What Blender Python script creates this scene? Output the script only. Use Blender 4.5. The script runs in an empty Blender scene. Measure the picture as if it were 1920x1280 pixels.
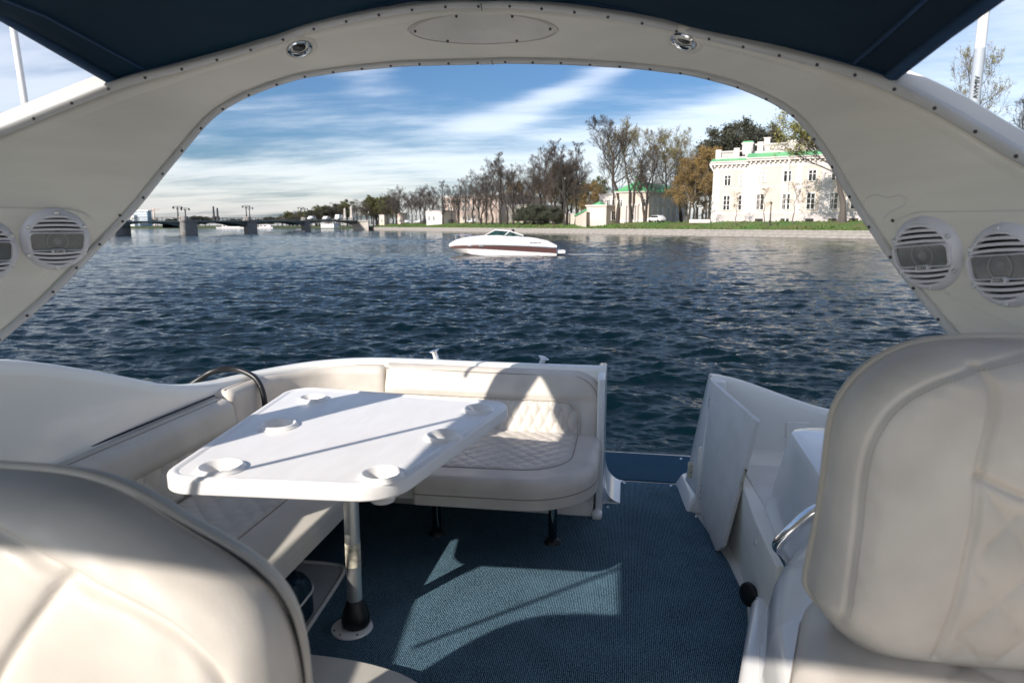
import bpy, bmesh, math, random
import numpy as np
from mathutils import Vector, Matrix

R = math.radians
random.seed(7)
SC = bpy.context.scene
COL = SC.collection

# ------------------------------------------------------------------ camera, sky, sun, exposure
YAW, PITCH = R(9.5), R(9.667)
cam_d = bpy.data.cameras.new('camera')
cam_d.lens, cam_d.sensor_width = 24.0, 36.0
cam_d.clip_start, cam_d.clip_end = 0.05, 9000
cam_d.dof.use_dof = True
cam_d.dof.focus_distance = 4.2
cam_d.dof.aperture_fstop = 4.0
cam = bpy.data.objects.new('camera', cam_d)
COL.objects.link(cam)
cam.location = (0, 0, 2.1)
cam.rotation_euler = (math.pi / 2 - PITCH, 0, YAW)
SC.camera = cam

SUN_EL, SUN_AZ = R(30.5), math.atan2(-.515, -.857)      # azimuth measured from +Y towards +X
to_sun = Vector((math.sin(SUN_AZ) * math.cos(SUN_EL), math.cos(SUN_AZ) * math.cos(SUN_EL), math.sin(SUN_EL)))
sun_d = bpy.data.lights.new('sun', 'SUN')
sun_d.energy, sun_d.angle, sun_d.color = 2.0, R(0.55), (1.0, .93, .85)
sun = bpy.data.objects.new('sun', sun_d)
COL.objects.link(sun)
sun.rotation_euler = to_sun.to_track_quat('Z', 'Y').to_euler()
sun.location = (-10, -20, 30)

world = bpy.data.worlds.new('World')
SC.world = world
world.use_nodes = True
wt = world.node_tree
wt.nodes.clear()
def wn(t, **k):
    n = wt.nodes.new(t)
    for a, b in k.items(): setattr(n, a, b)
    return n
def wm(op, a, b=None, c=None, clamp=False):
    n = wn('ShaderNodeMath', operation=op, use_clamp=clamp)
    for i, x in enumerate((a, b, c)):
        if x is None: continue
        if isinstance(x, (int, float)): n.inputs[i].default_value = x
        else: wt.links.new(x, n.inputs[i])
    return n.outputs[0]
out = wn('ShaderNodeOutputWorld')
bg = wn('ShaderNodeBackground')
bg.inputs['Strength'].default_value = 0.075
sky = wn('ShaderNodeTexSky')
sky.sky_type = 'NISHITA'
sky.sun_disc = False
sky.sun_elevation = SUN_EL
sky.sun_rotation = SUN_AZ % (2 * math.pi)
sky.air_density, sky.dust_density, sky.ozone_density = 1.0, 1.6, 3.0
tc = wn('ShaderNodeTexCoord')
sep = wn('ShaderNodeSeparateXYZ')
wt.links.new(tc.outputs['Generated'], sep.inputs[0])
# clouds lie on a flat layer high above: direction / height gives their plan position
zz = wm('ADD', wm('MAXIMUM', sep.outputs[2], 0.0), 0.10)
cu, cv = wm('DIVIDE', sep.outputs[0], zz), wm('DIVIDE', sep.outputs[1], zz)
comb = wn('ShaderNodeCombineXYZ')
wt.links.new(cu, comb.inputs[0]); wt.links.new(cv, comb.inputs[1])
mp = wn('ShaderNodeMapping')
mp.inputs['Location'].default_value = (3.1, 7.7, 0)
mp.inputs['Rotation'].default_value = (0, 0, R(-24))
mp.inputs['Scale'].default_value = (.42, 1.0, 1)
wt.links.new(comb.outputs[0], mp.inputs[0])
n1 = wn('ShaderNodeTexNoise'); n1.inputs['Scale'].default_value = .62
n1.inputs['Detail'].default_value = 9; n1.inputs['Roughness'].default_value = .55
n1.inputs['Distortion'].default_value = .35
wt.links.new(mp.outputs[0], n1.inputs['Vector'])
n2 = wn('ShaderNodeTexNoise'); n2.inputs['Scale'].default_value = 2.2
n2.inputs['Detail'].default_value = 6; n2.inputs['Roughness'].default_value = .6
wt.links.new(mp.outputs[0], n2.inputs['Vector'])
low = wm('MULTIPLY', wm('SUBTRACT', 1.0, wm('MULTIPLY', sep.outputs[2], 3.6, clamp=True), clamp=True), .16)
cov = wm('ADD', wm('ADD', n1.outputs[0], low), wm('MULTIPLY', wm('SUBTRACT', n2.outputs[0], .5), .42))
cov = wm('ADD', cov, .085)
# the larger cloud banks: soft-edged patches at their bearing and elevation
azm = wm('ADD', wm('ARCTAN2', sep.outputs[0], sep.outputs[1]), YAW)
elv = wm('ARCSINE', sep.outputs[2])
def bank_of_cloud(px, py, wx, wy, tilt, wgt):
    global cov
    a0 = math.atan((px-960)/1280); e0 = math.atan((422-py)/1280*math.cos(a0))
    du, dv = wm('SUBTRACT', azm, a0), wm('SUBTRACT', elv, e0); c_, s_ = math.cos(R(tilt)), math.sin(R(tilt))
    u_ = wm('DIVIDE', wm('ADD', wm('MULTIPLY', du, c_), wm('MULTIPLY', dv, s_)), wx/1280)
    v_ = wm('DIVIDE', wm('SUBTRACT', wm('MULTIPLY', dv, c_), wm('MULTIPLY', du, s_)), wy/1280)
    g = wm('EXPONENT', wm('MULTIPLY', wm('ADD', wm('MULTIPLY', u_, u_), wm('MULTIPLY', v_, v_)), -1.0))
    cov = wm('ADD', cov, wm('MULTIPLY', g, wgt))
for q in ((900,170,560,110,0,-.20),(690,150,85,45,-25,.16),(1000,205,170,26,20,.20),(1130,155,150,20,22,.14),(1250,275,270,46,14,.24),(1420,205,120,40,20,.14),(470,270,260,34,3,-.08),(560,345,260,34,0,.08),(820,310,220,20,6,.07),(40,130,160,110,10,.16),(1850,110,220,120,15,.14)):
    bank_of_cloud(*q)
mr = wn('ShaderNodeMapRange'); mr.interpolation_type = 'SMOOTHSTEP'
mr.inputs['From Min'].default_value = .500; mr.inputs['From Max'].default_value = .80
wt.links.new(cov, mr.inputs['Value'])
ccol = wn('ShaderNodeMix', data_type='RGBA')
ccol.inputs['A'].default_value = (1.9, 1.9, 2.1, 1)
ccol.inputs['B'].default_value = (2.9, 2.7, 2.65, 1)
wt.links.new(wm('MULTIPLY', n2.outputs[0], 1.15, clamp=True), ccol.inputs['Factor'])
mix = wn('ShaderNodeMix', data_type='RGBA')
wt.links.new(wm('MULTIPLY', mr.outputs[0], .88), mix.inputs['Factor'])
dim = wn('ShaderNodeMix', data_type='RGBA', blend_type='MULTIPLY'); dim.inputs['Factor'].default_value = 1; dim.inputs['B'].default_value = (.30, .40, .50, 1)
wt.links.new(sky.outputs[0], dim.inputs['A']); wt.links.new(dim.outputs['Result'], mix.inputs['A'])
# clouds take on the glow of the sky they hang in
glow = wn('ShaderNodeMix', data_type='RGBA', blend_type='ADD'); glow.inputs['Factor'].default_value = .45
wt.links.new(ccol.outputs['Result'], glow.inputs['A']); wt.links.new(sky.outputs[0], glow.inputs['B'])
wt.links.new(glow.outputs['Result'], mix.inputs['B'])
wt.links.new(mix.outputs['Result'], bg.inputs[0])
wt.links.new(bg.outputs[0], out.inputs[0])

vs = SC.view_settings
vs.view_transform = 'Standard'; vs.look = 'None'; vs.gamma = 1; vs.exposure = 1.7
vs.use_curve_mapping = False

# ------------------------------------------------------------------ materials
MATS = {}
def mat(name, color, rough=.5, metal=0., spec=.5, var=0., vscale=4., bump=0., bscale=60., coat=0., kind='noise',
        color2=None, trans=0., ior=1.45, stretch=None, bdist=.01, detail=5):
    m = bpy.data.materials.new(name); m.use_nodes = True
    nt = m.node_tree; N = nt.nodes; L = nt.links
    b = N['Principled BSDF']
    b.inputs['Base Color'].default_value = (*color, 1)
    b.inputs['Roughness'].default_value = rough
    b.inputs['Metallic'].default_value = metal
    b.inputs['Specular IOR Level'].default_value = spec
    b.inputs['IOR'].default_value = ior
    if coat: b.inputs['Coat Weight'].default_value = coat; b.inputs['Coat Roughness'].default_value = .08
    if trans: b.inputs['Transmission Weight'].default_value = trans
    t = N.new('ShaderNodeTexCoord'); vec = t.outputs['Object']
    if stretch:
        mp = N.new('ShaderNodeMapping'); mp.inputs['Scale'].default_value = stretch
        L.new(vec, mp.inputs[0]); vec = mp.outputs[0]
    if var or color2:
        n = N.new('ShaderNodeTexNoise'); n.inputs['Scale'].default_value = vscale; n.inputs['Detail'].default_value = detail
        L.new(vec, n.inputs['Vector'])
        mx = N.new('ShaderNodeMix'); mx.data_type = 'RGBA'
        c2 = color2 or tuple(c * (1 - var) for c in color)
        mx.inputs['A'].default_value = (*color, 1); mx.inputs['B'].default_value = (*c2, 1)
        cr = N.new('ShaderNodeMapRange'); cr.inputs['From Min'].default_value = .35; cr.inputs['From Max'].default_value = .68
        L.new(n.outputs[0], cr.inputs['Value']); L.new(cr.outputs[0], mx.inputs['Factor'])
        L.new(mx.outputs['Result'], b.inputs['Base Color'])
        r2 = N.new('ShaderNodeMapRange'); r2.inputs['To Min'].default_value = rough * .85; r2.inputs['To Max'].default_value = min(1, rough * 1.2)
        L.new(n.outputs[0], r2.inputs['Value']); L.new(r2.outputs[0], b.inputs['Roughness'])
    if bump:
        n = N.new('ShaderNodeTexNoise' if kind == 'noise' else 'ShaderNodeTexVoronoi')
        n.inputs['Scale'].default_value = bscale
        L.new(vec, n.inputs['Vector'])
        bp = N.new('ShaderNodeBump'); bp.inputs['Strength'].default_value = bump; bp.inputs['Distance'].default_value = bdist
        L.new(n.outputs[0], bp.inputs['Height']); L.new(bp.outputs[0], b.inputs['Normal'])
    MATS[name] = m
    return m

GEL = mat('gelcoat', (.80, .78, .72), .22, var=.06, vscale=2.2, coat=.35, bump=.04, bscale=18)
GELP = mat('gelcoat_panel', (.84, .81, .72), .42, var=.07, vscale=3, bump=.10, bscale=6, stretch=(1, 1, 6))
GELW = mat('gelcoat_white', (.80, .79, .76), .18, var=.05, vscale=3, coat=.4)
WORN = mat('worn_panel', (.66, .65, .62), .4, var=.10, vscale=9, bump=.05, bscale=30)
NONSKID = mat('nonskid', (.70, .68, .63), .5, var=.06, bump=.6, bscale=140, kind='voronoi', bdist=.004)
VIN = mat('cream_vinyl', (.60, .55, .485), .46, var=.17, vscale=7, bump=.22, bscale=300, bdist=.002, detail=9)
VIN2 = mat('grey_vinyl', (.56, .53, .47), .5, var=.10, vscale=6, bump=.12, bscale=220, bdist=.003)
PIPE = mat('vinyl_piping', (.50, .45, .38), .4, var=.1)
STITCH_SHADE = mat('quilt_thread_shade', (.37, .33, .28), .7, var=.15)  # thread colour darkened to carry the shade of the quilt creases
THREAD = mat('seam_thread', (.30, .25, .20), .8, var=.1)
DARKV = mat('navy_vinyl', (.012, .035, .055), .38, var=.2, vscale=8, bump=.1, bscale=200, bdist=.003)
BLACK = mat('black_rubber', (.012, .013, .014), .35, var=.2)
DARK = mat('shade_and_black', (.008, .008, .009), .7, var=.1)  # near-black for small parts; also stands in for shade in gaps
STEEL = mat('chrome', (.82, .83, .85), .07, metal=1, var=.04)
ALU = mat('brushed_aluminium', (.78, .79, .76), .42, metal=1, var=.2, vscale=14, bump=.06, bscale=90, stretch=(1, 1, .12))
TRIM = mat('trim_plastic', (.64, .64, .63), .30, var=.1, vscale=8)
PLAST = mat('white_plastic', (.82, .80, .78), .30, var=.07, vscale=22, bump=.03, bscale=45, stretch=(1, .25, 1), detail=9)
SPK = mat('speaker_plastic', (.74, .73, .76), .34, var=.05, vscale=20)
LENS = mat('speaker_lens', (.20, .21, .20), .12, var=.2, vscale=30, coat=.6)
CANVAS = mat('navy_canvas', (.005, .016, .028), .85, var=.25, vscale=2.5, bump=.25, bscale=420, bdist=.002)
HEM = mat('navy_hem', (.014, .05, .12), .7, var=.2, vscale=9)
STICKER = mat('worn_sticker', (.62, .58, .46), .7, var=.5, vscale=60)

def canvas_translucent():
    nt = CANVAS.node_tree; N = nt.nodes; L = nt.links
    o = N['Material Output']; b = N['Principled BSDF']
    t = N.new('ShaderNodeBsdfTranslucent'); t.inputs[0].default_value = (.003, .020, .036, 1)
    a = N.new('ShaderNodeMixShader'); a.inputs[0].default_value = .16
    L.new(b.outputs[0], a.inputs[1]); L.new(t.outputs[0], a.inputs[2]); L.new(a.outputs[0], o.inputs[0])
canvas_translucent()

def carpet_mat(name, c1, c2):
    m = mat(name, c1, .95, spec=.15); nt = m.node_tree; N = nt.nodes; L = nt.links; b = N['Principled BSDF']
    t = N.new('ShaderNodeTexCoord')
    w = N.new('ShaderNodeTexWave'); w.wave_type = 'BANDS'; w.bands_direction = 'X'
    w.inputs['Scale'].default_value = 42; w.inputs['Distortion'].default_value = 1.6
    w.inputs['Detail'].default_value = 2; w.inputs['Detail Scale'].default_value = 3
    n = N.new('ShaderNodeTexNoise'); n.inputs['Scale'].default_value = 190; n.inputs['Detail'].default_value = 3
    n3 = N.new('ShaderNodeTexNoise'); n3.inputs['Scale'].default_value = 5; n3.inputs['Detail'].default_value = 4
    for q in (w, n, n3): L.new(t.outputs['Object'], q.inputs['Vector'])
    ad = N.new('ShaderNodeMath'); ad.operation = 'MULTIPLY_ADD'; ad.inputs[1].default_value = .28
    L.new(w.outputs['Fac'], ad.inputs[0]); L.new(n.outputs[0], ad.inputs[2])
    r = N.new('ShaderNodeMapRange'); r.inputs['From Min'].default_value = .53; r.inputs['From Max'].default_value = .84
    L.new(ad.outputs[0], r.inputs['Value'])
    a3 = N.new('ShaderNodeMath'); a3.operation = 'MULTIPLY_ADD'; a3.inputs[1].default_value = .35; a3.inputs[2].default_value = -.17
    L.new(n3.outputs[0], a3.inputs[0])
    a4 = N.new('ShaderNodeMath'); a4.use_clamp = True
    L.new(r.outputs[0], a4.inputs[0]); L.new(a3.outputs[0], a4.inputs[1])
    mx = N.new('ShaderNodeMix'); mx.data_type = 'RGBA'
    mx.inputs['A'].default_value = (*c1, 1); mx.inputs['B'].default_value = (*c2, 1)
    L.new(a4.outputs[0], mx.inputs['Factor']); L.new(mx.outputs['Result'], b.inputs['Base Color'])
    bp = N.new('ShaderNodeBump'); bp.inputs['Strength'].default_value = .8; bp.inputs['Distance'].default_value = .006
    L.new(ad.outputs[0], bp.inputs['Height']); L.new(bp.outputs[0], b.inputs['Normal'])
    return m
CARPET = carpet_mat('navy_carpet', (.0006, .008, .014), (.19, .33, .43))
CARPET2 = carpet_mat('platform_carpet', (.010, .045, .075), (.06, .135, .20))

# outside
GRASS = mat('grass', (.055, .13, .018), .9, color2=(.11, .12, .04), vscale=.25, bump=.6, bscale=2, bdist=.2)
GRANITE = mat('granite', (.38, .35, .32), .8, var=.3, vscale=1.2, bump=.3, bscale=6, bdist=.05)
GRANITE2 = mat('pale_granite', (.46, .42, .385), .8, var=.25, vscale=.8, bump=.3, bscale=5, bdist=.05)
PIERG = mat('dark_granite', (.28,.27,.255), .85, var=.3, vscale=1.5)
DULL = mat('far_meadow', (.075,.095,.05), .9, var=.3, vscale=.05)
STUCCO = mat('cream_stucco', (.61, .52, .44), .85, var=.08, vscale=.3)
WSTUCCO = mat('white_stucco', (.63, .575, .545), .85, var=.07, vscale=.3)
PLINTH = mat('grey_plinth', (.52, .47, .46), .85, var=.12, vscale=.5)
PINK = mat('pink_stucco', (.60, .47, .41), .85, var=.12, vscale=.2)
GREENR = mat('green_roof', (.13, .41, .19), .5, var=.2, vscale=.5)
WHITE = mat('white_paint', (.78, .77, .75), .5, var=.04)
WGLASS = mat('window_glass', (.012, .016, .02), .08, var=.3, spec=.5)
CURT = mat('pale_blind', (.42, .42, .40), .8, var=.1)
BARK = mat('bark', (.060, .048, .040), .9, var=.4, vscale=2)
BARK2 = mat('grey_bark', (.11, .095, .085), .9, var=.35, vscale=2)
TWIG = mat('twigs', (.080, .066, .058), .9, var=.35, vscale=.5)
TWIG2 = mat('pale_twigs', (.15, .115, .075), .9, var=.3, vscale=.5)
LEAFY = mat('young_leaves', (.26, .24, .05), .7, color2=(.14, .14, .03), vscale=.8)
LEAFO = mat('russet_leaves', (.28, .18, .06), .7, color2=(.15, .10, .04), vscale=.7)
LEAFD = mat('dark_needles', (.075, .078, .052), .8, color2=(.035, .042, .028), vscale=.6)
LEAFG = mat('green_leaves', (.13, .14, .04), .8, color2=(.075, .075, .03), vscale=.6)
IRON = mat('dark_iron', (.03, .033, .035), .6, var=.2)
BRIDGE = mat('bridge_steel', (.12, .165, .17), .6, var=.2, vscale=.3)
ROAD = mat('asphalt', (.05, .05, .05), .9, var=.2)
GLOBE = mat('lamp_globe', (.8, .79, .75), .3, var=.05)
GLASSB = mat('office_glass', (.22, .36, .48), .15, var=.2, vscale=.2)
BOATW = mat('boat_white', (.82, .78, .77), .15, var=.03, coat=.5)
STRIPE = mat('brown_stripe', (.115, .06, .056), .2, var=.1, coat=.4)
TINT = mat('green_glass', (.03, .085, .072), .05, var=.1, trans=.6)
SKIN = mat('skin', (.45, .27, .20), .6, var=.1)
JACKET = mat('dark_jacket', (.02, .022, .03), .8, var=.2)
HAIR = mat('dark_hair', (.012, .01, .009), .6, var=.2)
CARW = mat('white_car_paint', (.72, .72, .72), .2, var=.03, coat=.5)
CARD = mat('dark_car_paint', (.03, .035, .045), .2, var=.05, coat=.5)
CARR = mat('red_car_paint', (.30, .02, .02), .2, var=.05, coat=.5)
TYRE = mat('tyre', (.015, .015, .015), .8, var=.2)

def water_mat():
    m = bpy.data.materials.new('river_water'); m.use_nodes = True
    nt = m.node_tree; N = nt.nodes; L = nt.links; b = N['Principled BSDF']
    b.inputs['Base Color'].default_value = (.0004, .007, .0105, 1); b.inputs['Specular IOR Level'].default_value = .20; b.inputs['Specular Tint'].default_value = (.82, .95, 1.0, 1)
    b.inputs['Roughness'].default_value = .05; b.inputs['IOR'].default_value = 1.333
    t = N.new('ShaderNodeTexCoord')
    mp = N.new('ShaderNodeMapping'); mp.inputs['Rotation'].default_value = (0, 0, R(-14)); mp.inputs['Scale'].default_value = (.55, 1.25, 1)
    L.new(t.outputs['Object'], mp.inputs[0])
    n = N.new('ShaderNodeTexNoise'); n.inputs['Scale'].default_value = 6.0; n.inputs['Detail'].default_value = 5
    n.inputs['Roughness'].default_value = .55; n.inputs['Distortion'].default_value = .4
    L.new(mp.outputs[0], n.inputs['Vector'])
    nb = N.new('ShaderNodeTexNoise'); nb.inputs['Scale'].default_value = .45; nb.inputs['Detail'].default_value = 3
    L.new(mp.outputs[0], nb.inputs['Vector'])
    ad = N.new('ShaderNodeMath'); ad.operation = 'MULTIPLY_ADD'; ad.inputs[1].default_value = 2.6
    L.new(nb.outputs[0], ad.inputs[0]); L.new(n.outputs[0], ad.inputs[2])
    bp = N.new('ShaderNodeBump'); bp.inputs['Strength'].default_value = 1.0; bp.inputs['Distance'].default_value = .04
    L.new(ad.outputs[0], bp.inputs['Height']); L.new(bp.outputs[0], b.inputs['Normal'])
    return m
WATER = water_mat()

# ------------------------------------------------------------------ builders
WLOC = {}
class MB:
    def __init__(s): s.v = []; s.f = []
    def add(s, vs, fs):
        o = len(s.v); s.v += [tuple(map(float, p)) for p in vs]
        s.f += [tuple(i + o for i in f) for f in fs]; return s
    def box(s, lo, hi, M=None):
        x0, y0, z0 = lo; x1, y1, z1 = hi
        vs = [(x0,y0,z0),(x1,y0,z0),(x1,y1,z0),(x0,y1,z0),(x0,y0,z1),(x1,y0,z1),(x1,y1,z1),(x0,y1,z1)]
        if M is not None: vs = [M(*p) if callable(M) else M @ Vector(p) for p in vs]
        return s.add(vs, [(0,3,2,1),(4,5,6,7),(0,1,5,4),(1,2,6,5),(2,3,7,6),(3,0,4,7)])
    def grid(s, P, cu=False, cv=False):
        P = np.asarray(P, float); n, m = P.shape[:2]
        fs = []
        for i in range(n - (0 if cu else 1)):
            for j in range(m - (0 if cv else 1)):
                a, b = (i + 1) % n, (j + 1) % m
                fs.append((i*m+j, i*m+b, a*m+b, a*m+j))
        return s.add(P.reshape(-1, 3), fs)
    def tube(s, pts, r, n=8, cap=True, closed=False):
        P = [Vector(p) for p in pts]; k = len(P)
        rr = r if hasattr(r, '__len__') else [r] * k
        rings = []; ref = None
        for i, p in enumerate(P):
            if closed: d = P[(i+1) % k] - P[i-1]
            else: d = P[min(i+1, k-1)] - P[max(i-1, 0)]
            d.normalize()
            if ref is None:
                ref = Vector((0,0,1)) if abs(d.z) < .9 else Vector((1,0,0))
            a = (ref - d * ref.dot(d)).normalized(); b = d.cross(a); ref = a
            rings.append([p + (a * math.cos(t) + b * math.sin(t)) * rr[i] for t in [2*math.pi*j/n for j in range(n)]])
        o = len(s.v)
        s.grid(np.array([[tuple(q) for q in ring] for ring in rings]), cu=closed, cv=True)
        if cap and not closed:
            s.f.append(tuple(o + j for j in range(n))[::-1]); s.f.append(tuple(o + (k-1)*n + j for j in range(n)))
        return s
    def lathe(s, prof, M=None, n=32, sx=1., sy=1.):
        P = [[(r*math.cos(2*math.pi*j/n)*sx, r*math.sin(2*math.pi*j/n)*sy, z) for j in range(n)] for r, z in prof]
        if M is not None: P = [[tuple(M @ Vector(p)) for p in ring] for ring in P]
        return s.grid(np.array(P), cv=True)
    def prism(s, poly, z0, z1, M=None):
        n = len(poly)
        vs = [(x, y, z0) for x, y in poly] + [(x, y, z1) for x, y in poly]
        if M is not None: vs = [M(*p) if callable(M) else M @ Vector(p) for p in vs]
        return s.add(vs, [tuple(range(n))[::-1], tuple(range(n, 2*n))] + [(i, (i+1) % n, n+(i+1) % n, n+i) for i in range(n)])
    def build(s, name, m, parent=None, smooth=True, angle=40, bevel=0, seg=3, fix=True):
        base = WLOC.get(parent.name, Vector()) if parent else Vector()
        me = bpy.data.meshes.new(name)
        me.from_pydata([(x-base.x, y-base.y, z-base.z) for x, y, z in s.v], [], s.f)
        if bevel or fix:
            bm = bmesh.new(); bm.from_mesh(me)
            if bevel:
                bmesh.ops.remove_doubles(bm, verts=bm.verts, dist=1e-5)
                ed = [e for e in bm.edges if len(e.link_faces) == 2 and e.calc_face_angle(0) > .5]
                bmesh.ops.bevel(bm, geom=ed, offset=bevel, segments=seg, profile=.5, affect='EDGES', clamp_overlap=True)
            bmesh.ops.recalc_face_normals(bm, faces=bm.faces)
            bm.to_mesh(me); bm.free()
        me.materials.append(m)
        if smooth:
            me.polygons.foreach_set('use_smooth', [True] * len(me.polygons))
            me.set_sharp_from_angle(angle=R(angle))
        me.update()
        o = bpy.data.objects.new(name, me); COL.objects.link(o)
        if parent: o.parent = parent
        WLOC[o.name] = base
        return o

def tag(o, label=None, cat=None, group=None, kind=None):
    if label: o['label'] = label
    if cat: o['category'] = cat
    if group: o['group'] = group
    if kind: o['kind'] = kind
    return o
def thing(name, label, cat, loc=(0,0,0), group=None):
    o = bpy.data.objects.new(name, None); COL.objects.link(o)
    o.location = loc; o.empty_display_size = .2
    WLOC[o.name] = Vector(loc)
    return tag(o, label, cat, group)
def copy_tree(o, parent=None):
    c = o.copy(); COL.objects.link(c)
    c.parent = parent
    for ch in list(o.children): copy_tree(ch, c)
    return c
def again(src, parent, loc=None, name=None):            # another part sharing the mesh of src
    c = src.copy(); COL.objects.link(c); c.parent = parent
    if loc is not None: c.location = loc
    return c
def part_at(mesh_obj, M, parent):
    """one more copy of a small part (screw, snap, rib...) placed by matrix M (world)"""
    c = mesh_obj.copy(); COL.objects.link(c); c.parent = parent
    base = WLOC.get(parent.name, Vector())
    c.matrix_local = Matrix.Translation(-base) @ M
    return c
def frame(o, x, z):
    """matrix with origin o, local z along z, local x near x"""
    z = Vector(z).normalized(); x = Vector(x); x = (x - z * x.dot(z)).normalized(); y = z.cross(x)
    M = Matrix((x, y, z)).transposed().to_4x4(); M.translation = Vector(o); return M
class Small:
    """a small mesh repeated as a part: first use links the prototype, later ones share its mesh"""
    def __init__(s, name, mb, m, **k):
        s.name = name; s.o = mb.build(name, m, None, **k); s.used = False
        COL.objects.unlink(s.o)
    def put(s, M, parent):
        o = s.o if not s.used else s.o.copy(); s.used = True
        COL.objects.link(o); o.parent = parent
        o.matrix_local = Matrix.Translation(-WLOC.get(parent.name, Vector())) @ M
        return o

def dense(poly, step, closed=True):
    P = [np.array(p, float) for p in poly]; out = []
    n = len(P)
    for i in range(n if closed else n-1):
        a, b = P[i], P[(i+1) % n]; k = max(1, int(np.linalg.norm(b-a)/step))
        out += [a + (b-a)*j/k for j in range(k)]
    if not closed: out.append(P[-1])
    return np.array(out)
def rounded(poly, rad, n=7):
    """polygon with rounded corners; rad is one radius or one per corner"""
    P = [np.array(p, float) for p in poly]; k = len(P); out = []
    rr = rad if hasattr(rad, '__len__') else [rad]*k
    for i in range(k):
        a, p, b = P[i-1], P[i], P[(i+1) % k]
        u = (a-p)/np.linalg.norm(a-p); v = (b-p)/np.linalg.norm(b-p)
        half = math.acos(max(-1, min(1, float(u@v))))/2
        if rr[i] <= 1e-5 or half > 1.566: out.append(tuple(p)); continue
        d = min(rr[i]/math.tan(half), .49*np.linalg.norm(a-p), .49*np.linalg.norm(b-p)); r = d*math.tan(half)
        c = p + (u+v)/np.linalg.norm(u+v)*r/math.sin(half)
        t0 = p+u*d-c; t1 = p+v*d-c
        a0 = math.atan2(t0[1], t0[0]); a1 = math.atan2(t1[1], t1[0]); da = (a1-a0+math.pi) % (2*math.pi)-math.pi
        out += [tuple(c + r*np.array((math.cos(a0+da*j/n), math.sin(a0+da*j/n)))) for j in range(n+1)]
    return out
def smooth_curve(P, closed=False, it=3):
    P = np.array(P, float)
    for _ in range(it):
        if closed:
            Q = np.roll(P, -1, 0)
            P = np.stack([.75*P+.25*Q, .25*P+.75*Q], 1).reshape(-1, P.shape[1])
        else:
            A, B = P[:-1], P[1:]
            P = np.vstack([P[:1], np.stack([.75*A+.25*B, .25*A+.75*B], 1).reshape(-1, P.shape[1]), P[-1:]])
    return P
def seg_dist(U, V, line):
    L = np.array(line, float); d = np.full(U.shape, 9.)
    for a, b in zip(L[:-1], L[1:]):
        ab = b-a; t = np.clip(((U-a[0])*ab[0]+(V-a[1])*ab[1])/max(1e-9, ab@ab), 0, 1)
        d = np.minimum(d, np.hypot(U-a[0]-t*ab[0], V-a[1]-t*ab[1]))
    return d
def inside(U, V, poly):
    P = np.array(poly, float); r = np.zeros(U.shape, bool); j = len(P)-1
    for i in range(len(P)):
        c = ((P[i,1] > V) != (P[j,1] > V)) & (U < (P[j,0]-P[i,0])*(V-P[i,1])/(P[j,1]-P[i,1]+1e-12)+P[i,0])
        r ^= c; j = i
    return r
def quilt(U, V, su, sv, amp):
    a, b = U/su+V/sv, U/su-V/sv
    return amp*(np.abs(np.sin(math.pi*a))*np.abs(np.sin(math.pi*b)))**.42
def plane_map(o, u, v, n):
    o, u, v, n = map(lambda q: np.array(q, float), (o, u, v, n))
    return lambda U, V, H: o + U[..., None]*u + V[..., None]*v + H[..., None]*n
def pillow(outline, T, rad, M=240, K=60, dome=0., extra=None, side=0., power=2.0):
    """upholstered slab: outline in (u,v); returns (U,V,H) rings from the centre out, with a rounded edge"""
    o = dense(outline, 1e9); o = dense(outline, sum(np.linalg.norm(np.array(outline[i])-np.array(outline[i-1])) for i in range(len(outline)))/M)
    c = o.mean(0)
    w = o-c; dist = np.linalg.norm(w, axis=1)
    r = np.concatenate([np.linspace(.0, .86, K), 1-(1-.86)*np.linspace(1, 0, max(10, K//3))[1:]**1.6])
    Pu = c[0]+np.outer(r, w[:,0]); Pv = c[1]+np.outer(r, w[:,1]); d = np.outer(1-r, dist)
    H = np.where(d < rad, T-rad+np.sqrt(np.clip(rad*rad-(rad-np.minimum(d, rad))**2, 0, None)), T) + dome*np.clip(1-np.outer(r, np.ones(len(o)))**power, 0, 1)
    if extra is not None: H = H + extra(Pu, Pv)*np.clip(d/.012, 0, 1)
    U = np.vstack([Pu, Pu[-1:], Pu[-1:]*.985+c[0]*.015]); V = np.vstack([Pv, Pv[-1:], Pv[-1:]*.985+c[1]*.015])
    H = np.vstack([H, np.full((1, len(o)), -side*.9), np.full((1, len(o)), -side)])
    return U, V, H
def pillow_mb(outline, fn, **k):
    U, V, H = pillow(outline, **k); return MB().grid(fn(U, V, H), cv=True)
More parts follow.
